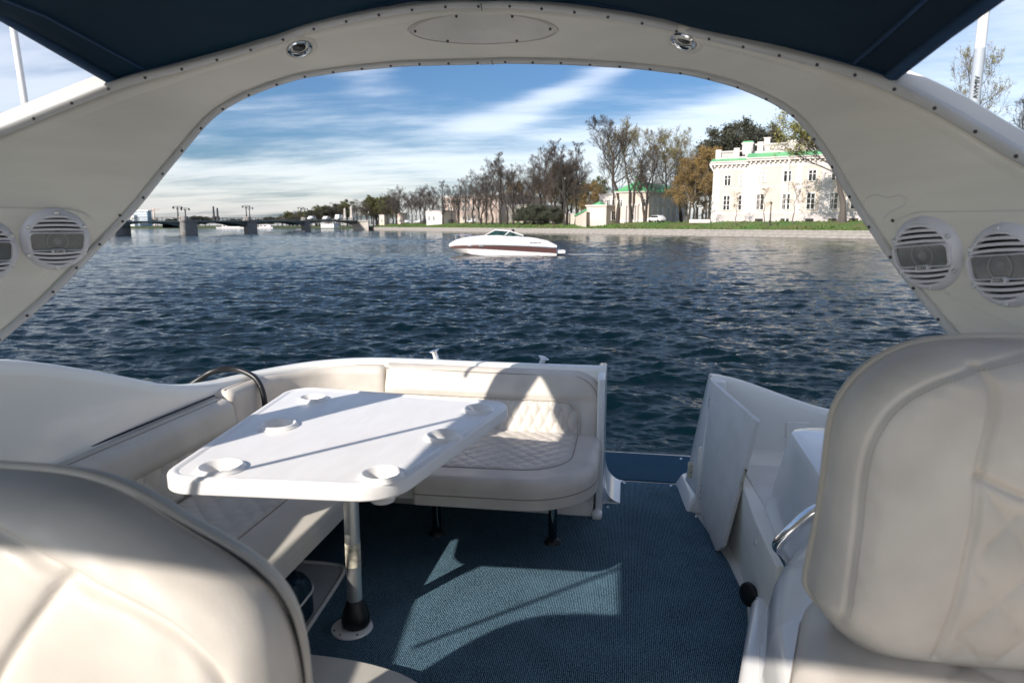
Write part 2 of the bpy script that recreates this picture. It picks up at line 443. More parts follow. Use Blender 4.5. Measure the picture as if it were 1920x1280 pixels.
def quilt_mb(outline, fn, su, sv, amp, res, h0, edge=.02):
    """quilted panel cut to its outline; boundary vertices are pulled on to the outline"""
    O = dense(outline, res); lo, hi = O.min(0)-res, O.max(0)+res
    nu, nv = int((hi[0]-lo[0])/res)+1, int((hi[1]-lo[1])/res)+1
    U, V = np.meshgrid(np.linspace(lo[0], hi[0], nu), np.linspace(lo[1], hi[1], nv), indexing='ij')
    ins = inside(U, V, outline); d = np.full(U.shape, 9.)
    idx = np.zeros(U.shape, int)
    for i, p in enumerate(O):
        q = np.hypot(U-p[0], V-p[1]); m = q < d; d[m] = q[m]; idx[m] = i
    keep = ins[:-1,:-1] | ins[1:,:-1] | ins[:-1,1:] | ins[1:,1:]
    sn = ~ins
    U = np.where(sn, O[idx,0], U); V = np.where(sn, O[idx,1], V); d = np.where(sn, 0, d)
    H = h0 + quilt(U, V, su, sv, amp)*np.clip(d/edge, 0, 1) - .003*(1-np.clip(d/edge, 0, 1))
    P = fn(U, V, H); n, m = U.shape
    used = -np.ones(n*m, int); vs = []; fs = []
    for i, j in zip(*np.nonzero(keep)):
        f = []
        for a, b in ((i,j),(i+1,j),(i+1,j+1),(i,j+1)):
            q = a*m+b
            if used[q] < 0: used[q] = len(vs); vs.append(P[a,b])
            f.append(int(used[q]))
        fs.append(tuple(f))
    return MB().add(vs, fs)

def quilt_lines(outline, fn, su, sv, h, d, r=.0017):
    O = np.array(outline); lo, hi = O.min(0), O.max(0); mb = MB()
    for sg in (1, -1):
        ks = [p[0]/su+sg*p[1]/sv for p in O]
        for k in range(math.ceil(min(ks)), math.floor(max(ks))+1):
            U = np.linspace(lo[0], hi[0], 260); V = sg*(k-U/su)*sv
            ins = inside(U, V, outline); run = []
            for i in range(len(U)+1):
                if i < len(U) and ins[i]: run.append(i); continue
                if len(run) > 3:
                    q = np.array(sorted(set(list(run[::8])+[run[-1]])))
                    mb.tube([tuple(p) for p in fn(U[q], V[q], np.full(len(q), h))], r, 4, cap=False)
                run = []
    tag(mb.build('quilt_stitch_shade', STITCH_SHADE, d, fix=False), kind='stuff')  # dark tubes on the stitch lines paint in the crease shade

F0 = Vector((-math.sin(YAW), math.cos(YAW), 0)); R0 = Vector((math.cos(YAW), math.sin(YAW), 0))
def at(px, D, z=0.):
    """world point seen in the photo's column px (of 1920), D metres ahead, at height z above the river"""
    p = F0*D + R0*((px-960)/1280*D*.987); return Vector((p.x, p.y, z))
def hz(py, D):
    """height of something in the photo's row py, D metres ahead"""
    return 2.1 + (422-py)/1280*D

# ================================================================== THE BOAT WE STAND ON
XC = -.5
FLOOR = .45
hull = thing('cabin_cruiser', 'white moulded hull and open cockpit of the motor cruiser around the table', 'motor yacht', (XC, 2.0, 0))

fl = MB().prism([(-2.1,-1.2),(1.2,-1.2),(1.25,3.6),(1.1,3.95),(.42,3.95),(.40,4.31),(-.05,4.31),(-.05,3.95),(-1.8,3.95),(-2.1,3.5)], FLOOR-.06, FLOOR)
tag(fl.build('floor', GEL, smooth=False), kind='structure')

# --- side and transom coaming, one loft
path = [(-.100,3.98,1.285),(-.4,3.98,1.285),(-.9,3.98,1.286),(-1.3,3.985,1.29),(-1.6,3.96,1.292),(-1.85,3.84,1.288),(-2.02,3.63,1.283),(-2.11,3.38,1.287),
        (-2.15,3.14,1.297),(-2.165,2.85,1.349),(-2.175,2.58,1.453),(-2.18,2.3,1.555),(-2.17,2.0,1.648),(-2.15,1.5,1.74),(-2.1,.8,1.78),(-2.0,-.2,1.8),(-1.75,-1.4,1.8)]
P = smooth_curve(path, it=2)
T = np.gradient(P[:, :2], axis=0); T /= np.linalg.norm(T, axis=1)[:, None]
IN = np.stack([-T[:,1], T[:,0]], 1)                      # towards the cockpit
def coam(off, z): return np.stack([P[:,0]+IN[:,0]*off, P[:,1]+IN[:,1]*off, z], 1)
zt = P[:,2]
fade = np.clip((2.9-P[:,1])/.6, 0, 1)                     # forward of the bench the inner face is one tall glossy panel
rows = [coam(-.10, np.full(len(P), -.5)), coam(-.12, np.full(len(P), .5)), coam(-.06, zt-.25), coam(-.035, zt-.05), coam(-.025, zt-.015), coam(-.008, zt-.002), coam(.012, zt), coam(.05, zt-.002), coam(.066, zt-.008),
        coam(.075, zt-.024), coam(.080, zt-.06), coam(.085+.035*fade, np.minimum(zt-.12, 1.24)), coam(.09+.05*fade, np.full(len(P), 1.0)), coam(.10+.05*fade, np.full(len(P), FLOOR))]
MB().grid(np.array(rows).transpose(1,0,2)).build('coaming', GEL, hull, angle=60)
# --- wall under the transom bench with its foot mouldings beside the gate
MB().grid(np.array([[(-2.0,3.71,FLOOR),(-.155,3.715,FLOOR)],[(-2.0,3.735,.53),(-.15,3.735,.53)],[(-2.0,3.74,.676),(-.145,3.74,.676)],[(-2.0,3.95,.68),(-.145,3.95,.68)],[(-2.0,3.96,1.22),(-.145,3.96,1.22)]])).build('bench_wall', GEL, hull, smooth=False)
jl = [(-.140,3.705),(-.100,3.72),(-.100,4.17),(-.150,4.17)]
MB().prism(jl, FLOOR, 1.264).build('gate_post', GELW, hull, bevel=.012)
foot = MB()
ft = np.linspace(0, 1, 9)
foot.grid(np.array([[(-.100+.115*(1-math.cos(math.pi/2*t)), y, FLOOR+.006+.14*(1-math.sin(math.pi/2*t))) for t in ft] for y in (3.93, 3.96, 4.05, 4.2, 4.31)]))
foot.box((-.101,3.93,FLOOR), (.014,4.31,FLOOR+.007))
foot.build('gate_foot', GELW, hull)
MB().box((-.16,3.66,FLOOR),(-.099,3.80,FLOOR+.05)).build('gate_foot', GELW, hull, bevel=.02)
# --- starboard side of the gate
def M4(lo4, hi4):
    return MB().add(lo4+hi4, [(0,3,2,1),(4,5,6,7),(0,1,5,4),(1,2,6,5),(2,3,7,6),(3,0,4,7)])
M4([(.424,3.86,FLOOR),(.56,3.86,FLOOR),(.56,4.2,FLOOR),(.385,4.22,FLOOR)], [(.487,3.86,1.25),(.57,3.86,1.245),(.58,4.12,1.225),(.500,4.12,1.235)]).build('gate_post', GELW, hull, bevel=.014)
M4([(.375,3.86,FLOOR-.01),(.45,3.86,FLOOR-.01),(.45,4.33,FLOOR-.01),(.34,4.33,FLOOR-.01)], [(.42,3.88,FLOOR+.10),(.45,3.88,FLOOR+.12),(.43,4.3,FLOOR+.10),(.385,4.3,FLOOR+.08)]).build('gate_foot', GELW, hull, bevel=.02)
tp = smooth_curve([(.49,3.90,1.262),(.60,3.90,1.252),(.74,3.9,1.21),(.83,3.9,1.178),(1.0,3.9,1.12),(1.14,3.9,1.083),(1.26,3.84,1.07),(1.34,3.6,1.09),(1.36,3.0,1.2),(1.36,2.4,1.45),(1.34,1.9,1.65),(1.25,.8,1.78),(1.0,-.4,1.8),(.75,-1.4,1.8)], it=2)
Tn = np.gradient(tp[:, :2], axis=0); Tn /= np.linalg.norm(Tn, axis=1)[:, None]; Nn = np.stack([-Tn[:,1], Tn[:,0]], 1)   # outward
def sb(off, z): return np.stack([tp[:,0]+Nn[:,0]*off, tp[:,1]+Nn[:,1]*off, z], 1)
zt2 = tp[:,2]; one = np.ones(len(tp))
MB().grid(np.array([sb(-.03, FLOOR*one), sb(-.02, .8*one), sb(-.004, zt2-.10), sb(0, zt2-.03), sb(.006, zt2-.010), sb(.02, zt2-.001), sb(.045, zt2), sb(.075, zt2-.012), sb(.10, zt2-.05), sb(.13, zt2-.2), sb(.18, .3*one), sb(.18, -.5*one)]).transpose(1,0,2)).build('quarter_coaming', GEL, hull, angle=60)
MB().box((.905,3.880,.86),(1.03,3.897,1.02)).build('locker_door', GEL, hull, bevel=.006)
MB().tube([(.885,3.866,.93),(.895,3.852,.925),(.905,3.866,.915)], .006).build('locker_latch', PLAST, hull)
MB().lathe([(0,0),(.016,0),(.013,.006),(0,.007)], frame((.575,2.86,.77),(0,1,0),(-1,0,.0)), 16).build('screw_cap', TRIM, hull)
# side step with a non-skid top
st = [(.50,3.88),(.588,3.30),(.574,2.92),(.58,2.5),(1.3,2.5),(1.3,3.9),(.43,3.9)]
MB().prism(st, FLOOR, .85).build('side_step', GELP, hull, bevel=.018)
MB().prism([(.62,3.60),(.645,2.98),(.84,2.98),(.84,3.60)], .851, .856).build('nonskid_pad', NONSKID, hull, bevel=.002, seg=1)
# cabinet (wet bar) behind the helm seat
cb = MB().grid(np.array([[(x, y, z) for (x, y) in rounded([(.655+o,3.12+o*-1),(.615+o,2.0),(1.32,2.0),(1.32,3.12-o)], [.12,.05,.02,.12], 9)] for (o, z) in ((-.012,.852),(-.006,.875),(.0,.90),(.035,1.10),(.050,1.20),(.062,1.227),(.09,1.238))]), cv=True)
k = len(rounded([(0,0),(1,0),(1,1),(0,1)], [.1,.1,.1,.1], 9)); n0 = len(cb.v)-k
cb.f.append(tuple(range(n0, n0+k)))
cb.build('cabinet', GELW, hull, angle=35)
MB().lathe([(.030,-.05),(.032,0),(.036,.005),(.045,.006),(.048,.001)], frame((.945,2.74,1.238),(1,0,0),(0,0,1)), 28).build('cup_ring', STEEL, hull)
MB().lathe([(0,.0015),(.031,.0015)], frame((.945,2.74,1.238),(1,0,0),(0,0,1)), 28).build('cup_shade', DARK, hull)  # flat dark disc stands in for the shaded inside of the cup
# helm seat base: a low ledge, a hip and the seat box
MB().prism([(.545,2.72),(.41,2.18),(.30,1.70),(.2,1.2),(1.3,1.2),(1.3,2.72)], FLOOR, .615).build('helm_ledge', GELW, hull, bevel=.045, seg=4)
hp = MB().grid(np.array([[(x, y, z+(max(0, min(.30, (x-.545)*1.15)) if z > .82 else 0)) for x, y in rounded([(.525+o,2.45-o),(.445+o,2.05),(.38+o,1.5),(.38+o,1.1),(1.3,1.1),(1.3,2.42-o)], [.10,.03,.03,.03,.03,.03], 6)] for o, z in ((0,.60),(.012,.70),(.03,.835),(.045,.87),(.075,.89),(.12,.90),(.30,.92),(.45,.93))]), cv=True)
k = 6*7; n0 = len(hp.v)-k; hp.f.append(tuple(range(n0, n0+k)))
hp.build('helm_base', GELW, hull, angle=50)
# grab knob and its bracket on the side step
MB().lathe([(0,.018),(.040,.018),(.049,.012),(.051,.004),(.051,0),(0,0)], frame((.552,2.80,.560),(0,1,0),(-.85,-.55,.12)), 28).build('door_buffer', BLACK, hull)
MB().box((.56,2.66,.50),(.60,2.72,.60)).box((.545,2.60,.51),(.575,2.70,.535)).build('buffer_bracket', GELW, hull, bevel=.008)
# step at the companion seat, unseen foredeck added behind the camera for light bounce
stp = smooth_curve([(-1.95,2.13),(-1.13,2.13),(-.88,2.12),(-.68,2.06),(-.53,1.92),(-.45,1.5),(-.45,.6)], it=3)
MB().prism([tuple(q) for q in stp]+[(-1.95,.6)], FLOOR, .55).build('companion_step', VIN2, hull, bevel=.008)
MB().prism([(-1.75,-1.4),(.75,-1.4),(.4,-3.2),(-.5,-4.6),(-1.4,-3.2)], .3, 1.42).build('foredeck', GELW, hull, bevel=.05)
MB().box((-1.7,-1.38,FLOOR),(.7,-.35,1.30)).build('bounce_dashboard', GELP, hull, bevel=.04)  # unseen; carried aft so its sunlit top bounces light to the arch
# swim platform
MB().prism(rounded([(-2.0,4.2),(1.0,4.2),(.9,4.92),(-1.9,4.92)], [.01,.01,.15,.15]), .33, FLOOR-.004).build('swim_platform', GELW, hull, bevel=.01)
MB().box((.398,4.03,.60),(.432,4.08,.69)).build('gate_stop', STICKER, hull, bevel=.008)

# --- carpets with snap fasteners
SNAP = Small('snap_fastener', MB().lathe([(0,.006),(.005,.006),(.008,.003),(.009,0)], None, 14), STEEL)
car = thing('cockpit_carpet', 'ribbed navy carpet covering the cockpit floor under the table', 'carpet', (-.4,3,FLOOR))
cp = rounded([(-1.27,2.13),(-1.33,2.92),(-1.62,2.95),(-1.9,3.70),(-.10,3.70),(-.10,3.905),(.0,3.905),(.0,4.285),(.352,4.292),(.40,3.87),(.43,3.845),(.535,3.28),(.566,2.92),(.535,2.70),(.40,2.16),(.2,1.2),(-.42,1.2),(-.44,1.8)], [.01,.02,.02,.02,.03,.02,.02,.03,.04,.03,.02,.2,.2,.1,.1,.02,.02,.1])
MB().prism(cp, FLOOR+.002, FLOOR+.010).build('carpet_mat', CARPET, car, smooth=False)
for q in ((-.072,3.85),(.022,4.255),(.318,4.255),(.432,3.80)):
    SNAP.put(Matrix.Translation((*q, FLOOR+.010)), car)
car2 = thing('platform_carpet', 'short strip of brighter blue carpet on the swim platform outside the gate', 'carpet', (.15,4.6,FLOOR))
MB().prism(rounded([(-.105,4.335),(.40,4.335),(.56,4.86),(-.20,4.875)], [.07,.07,.01,.01]), FLOOR-.002, FLOOR+.006).build('carpet_mat', CARPET2, car2, smooth=False)
SNAP.put(Matrix.Translation((.42,4.80,FLOOR+.006)), car2)

# ------------------------------------------------------------------ radar arch
def sm(S, V):
    g = np.arange(-2.2, 2.2001, .005); v = np.interp(g, S, V); k = np.exp(-.5*(np.arange(-14,15)*.005/.028)**2); k /= k.sum()
    v2 = np.convolve(np.pad(v, 14, mode='reflect', reflect_type='odd'), k, 'valid')
    return lambda s: np.interp(s, g, v2)
g_ = sm([-2.2,-1.75,-1.55,-1.33,-1.0,-.65,0,.65,1.0,1.33,1.55,1.75,2.2], [.1,1.15,1.6,1.97,2.26,2.46,2.58,2.46,2.26,1.97,1.6,1.15,.1])
zin = sm([-1.9,-1.6,-1.425,-1.378,-1.313,-1.238,-1.161,-1.093,-1.024,-.965,-.884,-.789,-.675,-.545,-.316,.03,.267,.526,.682,.826,.931,1.003,1.044,1.098,1.139,1.188,1.237,1.294,1.349,1.6,1.9],
         [1.05,1.46,1.742,1.817,1.93,2.033,2.139,2.257,2.369,2.462,2.531,2.584,2.633,2.654,2.675,2.683,2.661,2.627,2.596,2.537,2.476,2.417,2.353,2.249,2.156,2.073,1.986,1.896,1.812,1.42,1.0])
zout = sm([-1.9,-1.6,-1.309,-1.248,-1.175,-1.11,-1.031,-.927,-.801,-.698,-.601,-.495,-.355,-.215,-.076,.068,.177,.327,.47,.616,.737,.863,.966,1.048,1.132,1.21,1.291,1.358,1.6,1.9],
          [1.92,2.16,2.383,2.427,2.478,2.524,2.571,2.609,2.659,2.705,2.749,2.774,2.803,2.824,2.835,2.829,2.811,2.782,2.747,2.705,2.655,2.601,2.558,2.519,2.468,2.409,2.337,2.261,2.0,1.7])
def arch(s, t, h=0.):
    """point on the arch's inner face: s across from its middle, t from lower to upper edge, h proud of the face"""
    s = np.asarray(s, float); t = np.asarray(t, float)
    def p(s, t): return np.stack(np.broadcast_arrays(XC+s, g_(s)-.2*t-.018*np.sin(np.pi*np.clip(t,0,1)), zin(s)+(zout(s)-zin(s))*t), -1)
    a = p(s, t)
    if np.any(h):
        du = p(s+.01, t)-p(s-.01, t); dv = p(s, t+.01)-p(s, t-.01)
        n = np.cross(du, dv); n /= np.linalg.norm(n, axis=-1)[..., None]
        n *= np.where(n[..., 1:2] > 0, -1, 1)
        a = a + n*np.broadcast_to(np.asarray(h, float), a.shape[:-1])[..., None]
    return a
def arch_frame(s, t, h=0.):
    o = arch(s, t, h); du = arch(s+.01, t)-arch(s-.01, t); dv = arch(s, t+.01)-arch(s, t-.01)
    n = np.cross(du, dv); n = n if n[1] < 0 else -n
    return frame(o, du, n)
def t_of(s, z): return (z-zin(s))/(zout(s)-zin(s))
ar = thing('radar_arch', 'cream moulded radar arch spanning the cockpit and framing the view of the river', 'arch', (XC, 2.0, 1.0))
S = np.linspace(-1.72, 1.72, 230)
plen = np.linalg.norm(arch(S, 1.)-arch(S, 0.), axis=1)
def perp(S):   # how much of the across-direction is perpendicular to the lower edge
    a = arch(S+.01, 0.)-arch(S-.01, 0.); a /= np.linalg.norm(a, axis=1)[:, None]; d = arch(S, 1.)-arch(S, 0.); d /= np.linalg.norm(d, axis=1)[:, None]
    return np.linalg.norm(np.cross(a, d), axis=1)
wi = .021/(plen*perp(S)); wo = .030/plen
rows = [(wi*.9, -.004), (wi+.004, .0), (wi+.02, .001)] + [(q, 0.) for q in np.linspace(.12, .86, 14)] + [(1-wo*2.2, 0.), (1-wo*1.5, .006), (1-wo*1.1, .004), (1-wo*.9, -.004)]
G = np.array([arch(S, np.broadcast_to(t, S.shape), np.full(S.shape, h)) for t, h in rows])
MB().grid(G).build('arch_panel', GELP, ar, angle=60)
def strip(prof, w, lower):
    return np.array([arch(S, (a*w if lower else 1-a*w), np.full(S.shape, h)) for a, h in prof])
MB().grid(strip([(0,-.012),(-.06,0),(0,.007),(.25,.0095),(.75,.0095),(.95,.006),(1.0,-.003)], wi, True)).build('edge_trim', TRIM, ar, angle=60)
MB().grid(strip([(0,-.012),(-.06,0),(0,.006),(.2,.009),(.8,.009),(.95,.005),(1.0,-.004)], wo, False)).build('edge_trim', TRIM, ar, angle=60)
# back and top of the arch (its real thickness)
lo, hi = arch(S, 0.), arch(S, 1.)
tl = np.gradient(lo, axis=0)[:, [0,2]]; tl /= np.linalg.norm(tl, axis=1)[:, None]
th = np.gradient(hi, axis=0)[:, [0,2]]; th /= np.linalg.norm(th, axis=1)[:, None]
def off(Pt, Tn_, d, dy): return np.stack([Pt[:,0]-Tn_[:,1]*d, Pt[:,1]+dy, Pt[:,2]+Tn_[:,0]*d], 1)
MB().grid(np.array([off(lo,tl,.002,.012), off(lo,tl,.05,.07), off(lo,tl,.075,.12), off(hi,th,.035,.17), off(hi,th,.055,.10), off(hi,th,.050,.035), off(hi,th,.040,.012), off(hi,th,.0,.014), off(hi,th,-.01,.012)])).build('arch_shell', GELW, ar, angle=50)
# screws along both trims
SCREW = Small('screw', MB().lathe([(0,.0004),(.0022,.0004),(.0030,.0018),(.0042,.0016),(.0048,-.001)], None, 10), mat('screw_steel', (.09,.09,.09), .4, metal=.6, var=.1))
Sd = np.linspace(-1.6, 1.6, 800)
for lower, gap in ((True, .105), (False, .112)):
    Pd = arch(Sd, 0. if lower else 1.); L = np.concatenate([[0], np.cumsum(np.linalg.norm(np.diff(Pd, axis=0), axis=1))])
    for l in np.arange(.04, L[-1], gap):
        s = float(np.interp(l, L, Sd))
        w = float(np.interp(s, S, wi if lower else wo))
        SCREW.put(arch_frame(s, .5*w if lower else 1-.5*w, .0105), ar)
for t, w in ((.5, wi), (.5, wo)):
    MB().tube([arch(-.001, .02*0+ (0.002 if w is wi else 1-.005), .011), arch(-.001, (wi if w is wi else 1-wo)[115], .011)], .0012, 5).build('trim_joint', DARK, ar)
# oval blanking plate at the middle
th_ = np.linspace(0, 2*np.pi, 64, endpoint=False)
def oval(k, h): return arch(-.005+.252*k*np.cos(th_), t_of(0., 2.767)+.245*k*np.sin(th_), np.full(64, h))
ov = MB().grid(np.array([oval(1.04,-.001), oval(1.03,.004), oval(1.0,.0055), oval(.985,.002), oval(.98,.0015), oval(.965,.004), oval(.8,.0045), oval(.4,.0045), oval(.02,.0045)]), cv=True)
ov.build('blanking_plate', mat('blanking_plate', (.76,.735,.68), .35, var=.08, vscale=12), ar, angle=30)
for a in (.12, 1.1, 1.95, 3.1, 4.1, 5.2):
    SCREW.put(arch_frame(-.005+.235*math.cos(a), float(t_of(0., 2.767))+.22*math.sin(a), .0062), ar)
# plates that carry the speakers
def plate(sg, pts, name):
    """pts: (|s|, z) outline; built as columns so it follows the curved leg"""
    O = dense(rounded(pts, [.0,.03,.03,.0]), .012); c = O.mean(0)
    rr = [(1.0,-.004),(1.0,.0085),(.988,.0105),(.94,.0105),(.8,.010),(.6,.010),(.4,.010),(.2,.010),(.01,.010)]
    Pq = []
    for r, h in rr:
        q = c+(O-c)*r; s_ = sg*q[:,0]; Pq.append(arch(s_, t_of(s_, q[:,1]), np.full(len(q), h)))
    return MB().grid(np.array(Pq), cv=True).build(name, GELP, ar, angle=40)
plate(-1, [(1.62,1.80),(1.355,1.925),(1.205,2.150),(1.62,2.155)], 'speaker_plate')
plate(1, [(1.62,1.73),(1.325,1.925),(1.195,2.135),(1.62,2.13)], 'speaker_plate')
for s_, z_ in ((-1.185,2.135),(1.212,2.115)):
    SCREW.put(arch_frame(s_, float(t_of(s_, z_)), .0105), ar)
# faint edge of a peeled sticker on the starboard leg
def onarch(s_, z_, h=0.): return tuple(arch(s_, t_of(s_, z_), h))
mk = [(1.181,2.114),(1.167,2.132),(1.154,2.162),(1.158,2.178),(1.172,2.183),(1.19,2.171),(1.206,2.179),(1.218,2.172),(1.222,2.152),(1.20,2.136),(1.194,2.118)]
MB().tube([onarch(a, b, .0012) for a, b in smooth_curve(mk, it=2)], .0016, 5).build('glue_mark', GELW, ar)

WGLASS_ = mat('smoked_lens', (.02, .022, .022), .12, var=.2)
# --- courtesy lights
def downlight(s_, z_, label):
    t_ = float(t_of(s_, z_)); M = arch_frame(s_, t_)
    d = thing('courtesy_light', label, 'light', M.translation, 'chrome courtesy lights in the arch')
    MB().lathe([(.066,-.003),(.064,.003),(.056,.008),(.048,.009),(.044,.004)], M, 40, 1.0, .78).build('bezel', GELP, d)
    MB().lathe([(.043,-.002),(.042,.010),(.037,.014),(.031,.010),(.027,-.004)], M, 36, 1.0, .78).build('chrome_ring', STEEL, d)
    MB().lathe([(0,.004),(.018,.003),(.030,-.003)], M, 28, 1.0, .78).build('lens', WGLASS_, d)
downlight(-.628, 2.700, 'oval chrome courtesy light in the arch nearer the bridge side')
downlight(.655, 2.665, 'oval chrome courtesy light in the arch nearer the palace side')

# --- loudspeakers
def text_mb(txt, size, M, depth=.0006):
    cu = bpy.data.curves.new('lettering', 'FONT'); cu.body = txt; cu.size = size; cu.align_x = 'CENTER'; cu.align_y = 'CENTER'; cu.extrude = depth
    ob = bpy.data.objects.new('lettering', cu); COL.objects.link(ob)
    dg = bpy.context.evaluated_depsgraph_get(); dg.update()
    me = bpy.data.meshes.new_from_object(ob.evaluated_get(dg))
    mb = MB().add([tuple(M @ v.co) for v in me.vertices], [tuple(p.vertices) for p in me.polygons])
    bpy.data.objects.remove(ob); bpy.data.curves.remove(cu); bpy.data.meshes.remove(me)
    return mb
SPKSCREW = Small('screw', MB().lathe([(0,.002),(.0045,.0025),(.006,.001),(.0065,-.002)], None, 12), ALU)
def speaker(s_, z_, label, tilt=0.):
    t_ = float(t_of(s_, z_)); M = arch_frame(s_, t_, .010) 
    up = M.to_3x3().inverted() @ Vector((0,0,1)); a = math.atan2(up.y, up.x)-math.pi/2+tilt
    M = M @ Matrix.Rotation(a, 4, 'Z') @ Matrix.Scale(1.04, 4)
    d = thing('marine_speaker', label, 'loudspeaker', M.translation, 'round marine loudspeakers on the arch legs')
    RR = .0935
    MB().lathe([(RR+.003,-.004),(RR+.002,.003),(RR-.003,.011),(RR-.011,.019),(RR-.016,.022),(RR-.019,.020),(RR-.020,.006)], M, 64).build('outer_ring', SPK, d)
    MB().lathe([(0,.004),(RR-.012,.004)], M, 48).build('cone', DARK, d)
    def bar(y, w=.0033, z=.0205):
        hx = math.sqrt(max(1e-6, (RR-.014)**2-y*y)); q = []
        for u in np.linspace(-1, 1, 17):
            x = u*hx; bow = .004*(1-u*u); zz_ = z+.006*(1-u*u)
            q.append([tuple(M @ Vector(p)) for p in ((x,y-w+bow*np.sign(y),zz_-.010),(x,y-w+bow*np.sign(y),zz_),(x,y+w+bow*np.sign(y),zz_),(x,y+w+bow*np.sign(y),zz_-.010))])
        MB().grid(np.array(q), cv=True).build('grille_bar', SPK, d, angle=50)
    for y in (.034,.0475,.061,.0735): bar(y); bar(-y)
    # glossy middle with its frame
    def rr(k, z): return [tuple(M @ Vector((x*k*1.0, y*k, z))) for x, y in rounded([(-.069,-.026),(.069,-.026),(.073,.026),(-.073,.026)], [.010,.010,.012,.012], 5)]
    fr = [rr(1.13,.010), rr(1.12,.024), rr(1.08,.028), rr(1.0,.027), rr(.99,.018)]
    MB().grid(np.array(fr), cv=True).build('window_frame', SPK, d, angle=50)
    lens = MB().add(rr(.995,.019), [tuple(range(24))]); lens.build('lens', LENS, d, smooth=False)
    MB().lathe([(.031,.0195),(.030,.0215),(.027,.0215),(.026,.0195)], M, 32).build('tweeter_ring', mat('tweeter', (.30,.31,.30), .2, var=.1) if 'tweeter' not in MATS else MATS['tweeter'], d)
    MB().lathe([(0,.0225),(.008,.0215),(.013,.0196)], M, 20).build('tweeter', MATS['tweeter'], d)
    for y in np.linspace(-.019, .019, 9):
        MB().tube([M @ Vector((-.066,y,.0205)), M @ Vector((.066,y,.0205))], .0006, 4).build('louvre', MATS['tweeter'], d)
    b = [tuple(M @ Vector((x, y, z))) for z in (.020,.0305) for x, y in ((-.019,-.034),(.019,-.034),(.013,-.0225),(-.013,-.0225))]
    MB().add(b, [(3,2,1,0),(4,5,6,7),(0,1,5,4),(1,2,6,5),(2,3,7,6),(3,0,4,7)]).build('badge', SPK, d, smooth=False)
    MB().box((-.0125,-.0325,.0303),(.0125,-.0245,.0312), M).build('badge_face', DARK, d, smooth=False)
    text_mb('HERTZ', .0078, M @ Matrix.Translation((0,-.0286,.0318))).build('badge_lettering', WHITE, d, smooth=False)
    for k in range(6):
        a = math.pi/2+k*math.pi/3
        SPKSCREW.put(M @ Matrix.Translation((math.cos(a)*(RR-.008), math.sin(a)*(RR-.008), .0185)), d)
speaker(-1.302, 2.058, 'white loudspeaker on the bridge side arch leg, the one wholly in view')
speaker(-1.396, 2.028, 'white loudspeaker on the bridge side arch leg, cut off by the picture edge')
speaker(1.280, 2.030, 'white loudspeaker on the palace side arch leg, next to the trimmed window edge', .10)
speaker(1.380, 2.010, 'white loudspeaker on the palace side arch leg, larger and farther from the window edge', .10)

# ------------------------------------------------------------------ navy canopy
cy = thing('canopy', 'dark navy canvas canopy stretched overhead from the arch', 'canopy', (XC, 1.0, 2.6))
Sc = np.linspace(-1.095, 1.145, 120)
rear = arch(Sc, 1.)+np.array([0,.02,.012])
def lerp_row(y, xl, xr, zl, zr, crown):
    q = (Sc-Sc[0])/(Sc[-1]-Sc[0]); sh = np.sin(np.pi*q)**.8
    return np.stack([xl+(xr-xl)*q, np.full(len(q), y), zl+(zr-zl)*q+crown*sh], 1)
edge_rows = [lerp_row(1.72,-1.70,.675,2.665,2.515,.24), lerp_row(1.45,-1.74,.70,2.66,2.55,.29), lerp_row(.8,-1.77,.73,2.60,2.56,.34), lerp_row(0,-1.77,.75,2.58,2.56,.36), lerp_row(-.62,-1.75,.75,2.58,2.58,.34)]
edge_rows[-1][:,1] -= .55*np.sin(np.pi*(Sc-Sc[0])/(Sc[-1]-Sc[0]))
ctrl = np.array([rear]+edge_rows); ctrl[1] = ctrl[1]*.75+.25*(rear+[0,-.2,0]) ; ctrl[1][0] = (-1.70,1.72,2.665); ctrl[1][-1] = (.675,1.72,2.515)
rowsC = []
for i in range(len(ctrl)-1):
    for k in range(10):
        u = k/10; rowsC.append(ctrl[i]*(1-u)+ctrl[i+1]*u)
rowsC.append(ctrl[-1]); CN = np.array(rowsC)
q = np.linspace(0, 1, CN.shape[1]); ry = np.arange(CN.shape[0])
CN[:,:,2] += .012*np.sin(q*21+.6*np.sin(ry*.35)[:,None])*np.exp(-ry/9.)[:,None]*np.sin(np.pi*q)[None,:]
top = CN.copy(); top[:,:,2] += .004
MB().grid(CN).build('canvas', CANVAS, cy, angle=80, fix=False)
for side, col in ((0,'hem'),(-1,'hem')):
    ln = CN[:, side]; MB().tube([tuple(p) for p in ln], .017, 10).build('hem', HEM, cy)
    j = 4 if side == 0 else -5
    MB().tube([tuple(p+np.array([0,0,-.004])) for p in CN[:, j]], .006, 6).build('seam', HEM, cy)
MB().tube([tuple(p) for p in CN[0]+np.array([0,-.005,-.004])], .007, 6).build('bolt_rope', HEM, cy)
MB().tube([tuple(p+np.array([0,0,-.003])) for p in CN[1:12, 44]], .003, 5).build('seam', THREAD, cy)
# side valance, unseen, added to lower the edge of the canopy's shadow
va = np.array([[p, p+np.array([0,0,-.10])] for p in CN[16:, 0]]); MB().grid(va).build('shade_flap', CANVAS, cy, fix=False)
stn = MB().tube([(-2.03,.86,1.78),(-1.78,.90,2.58)], .013, 10); tag(stn.build('canopy_stanchion', STEEL), 'thin steel stanchion holding up the canopy edge beside the cockpit', 'pole')

stn = MB().tube([(-1.95,.42,1.79),(-1.775,.12,2.57)], .011, 10); tag(stn.build('shadow_brace', STEEL), 'unseen steel strut added to cast a thin shadow, forward of the canopy stanchion', 'pole')  # unseen strut added so its shadow crosses the sunlit floor

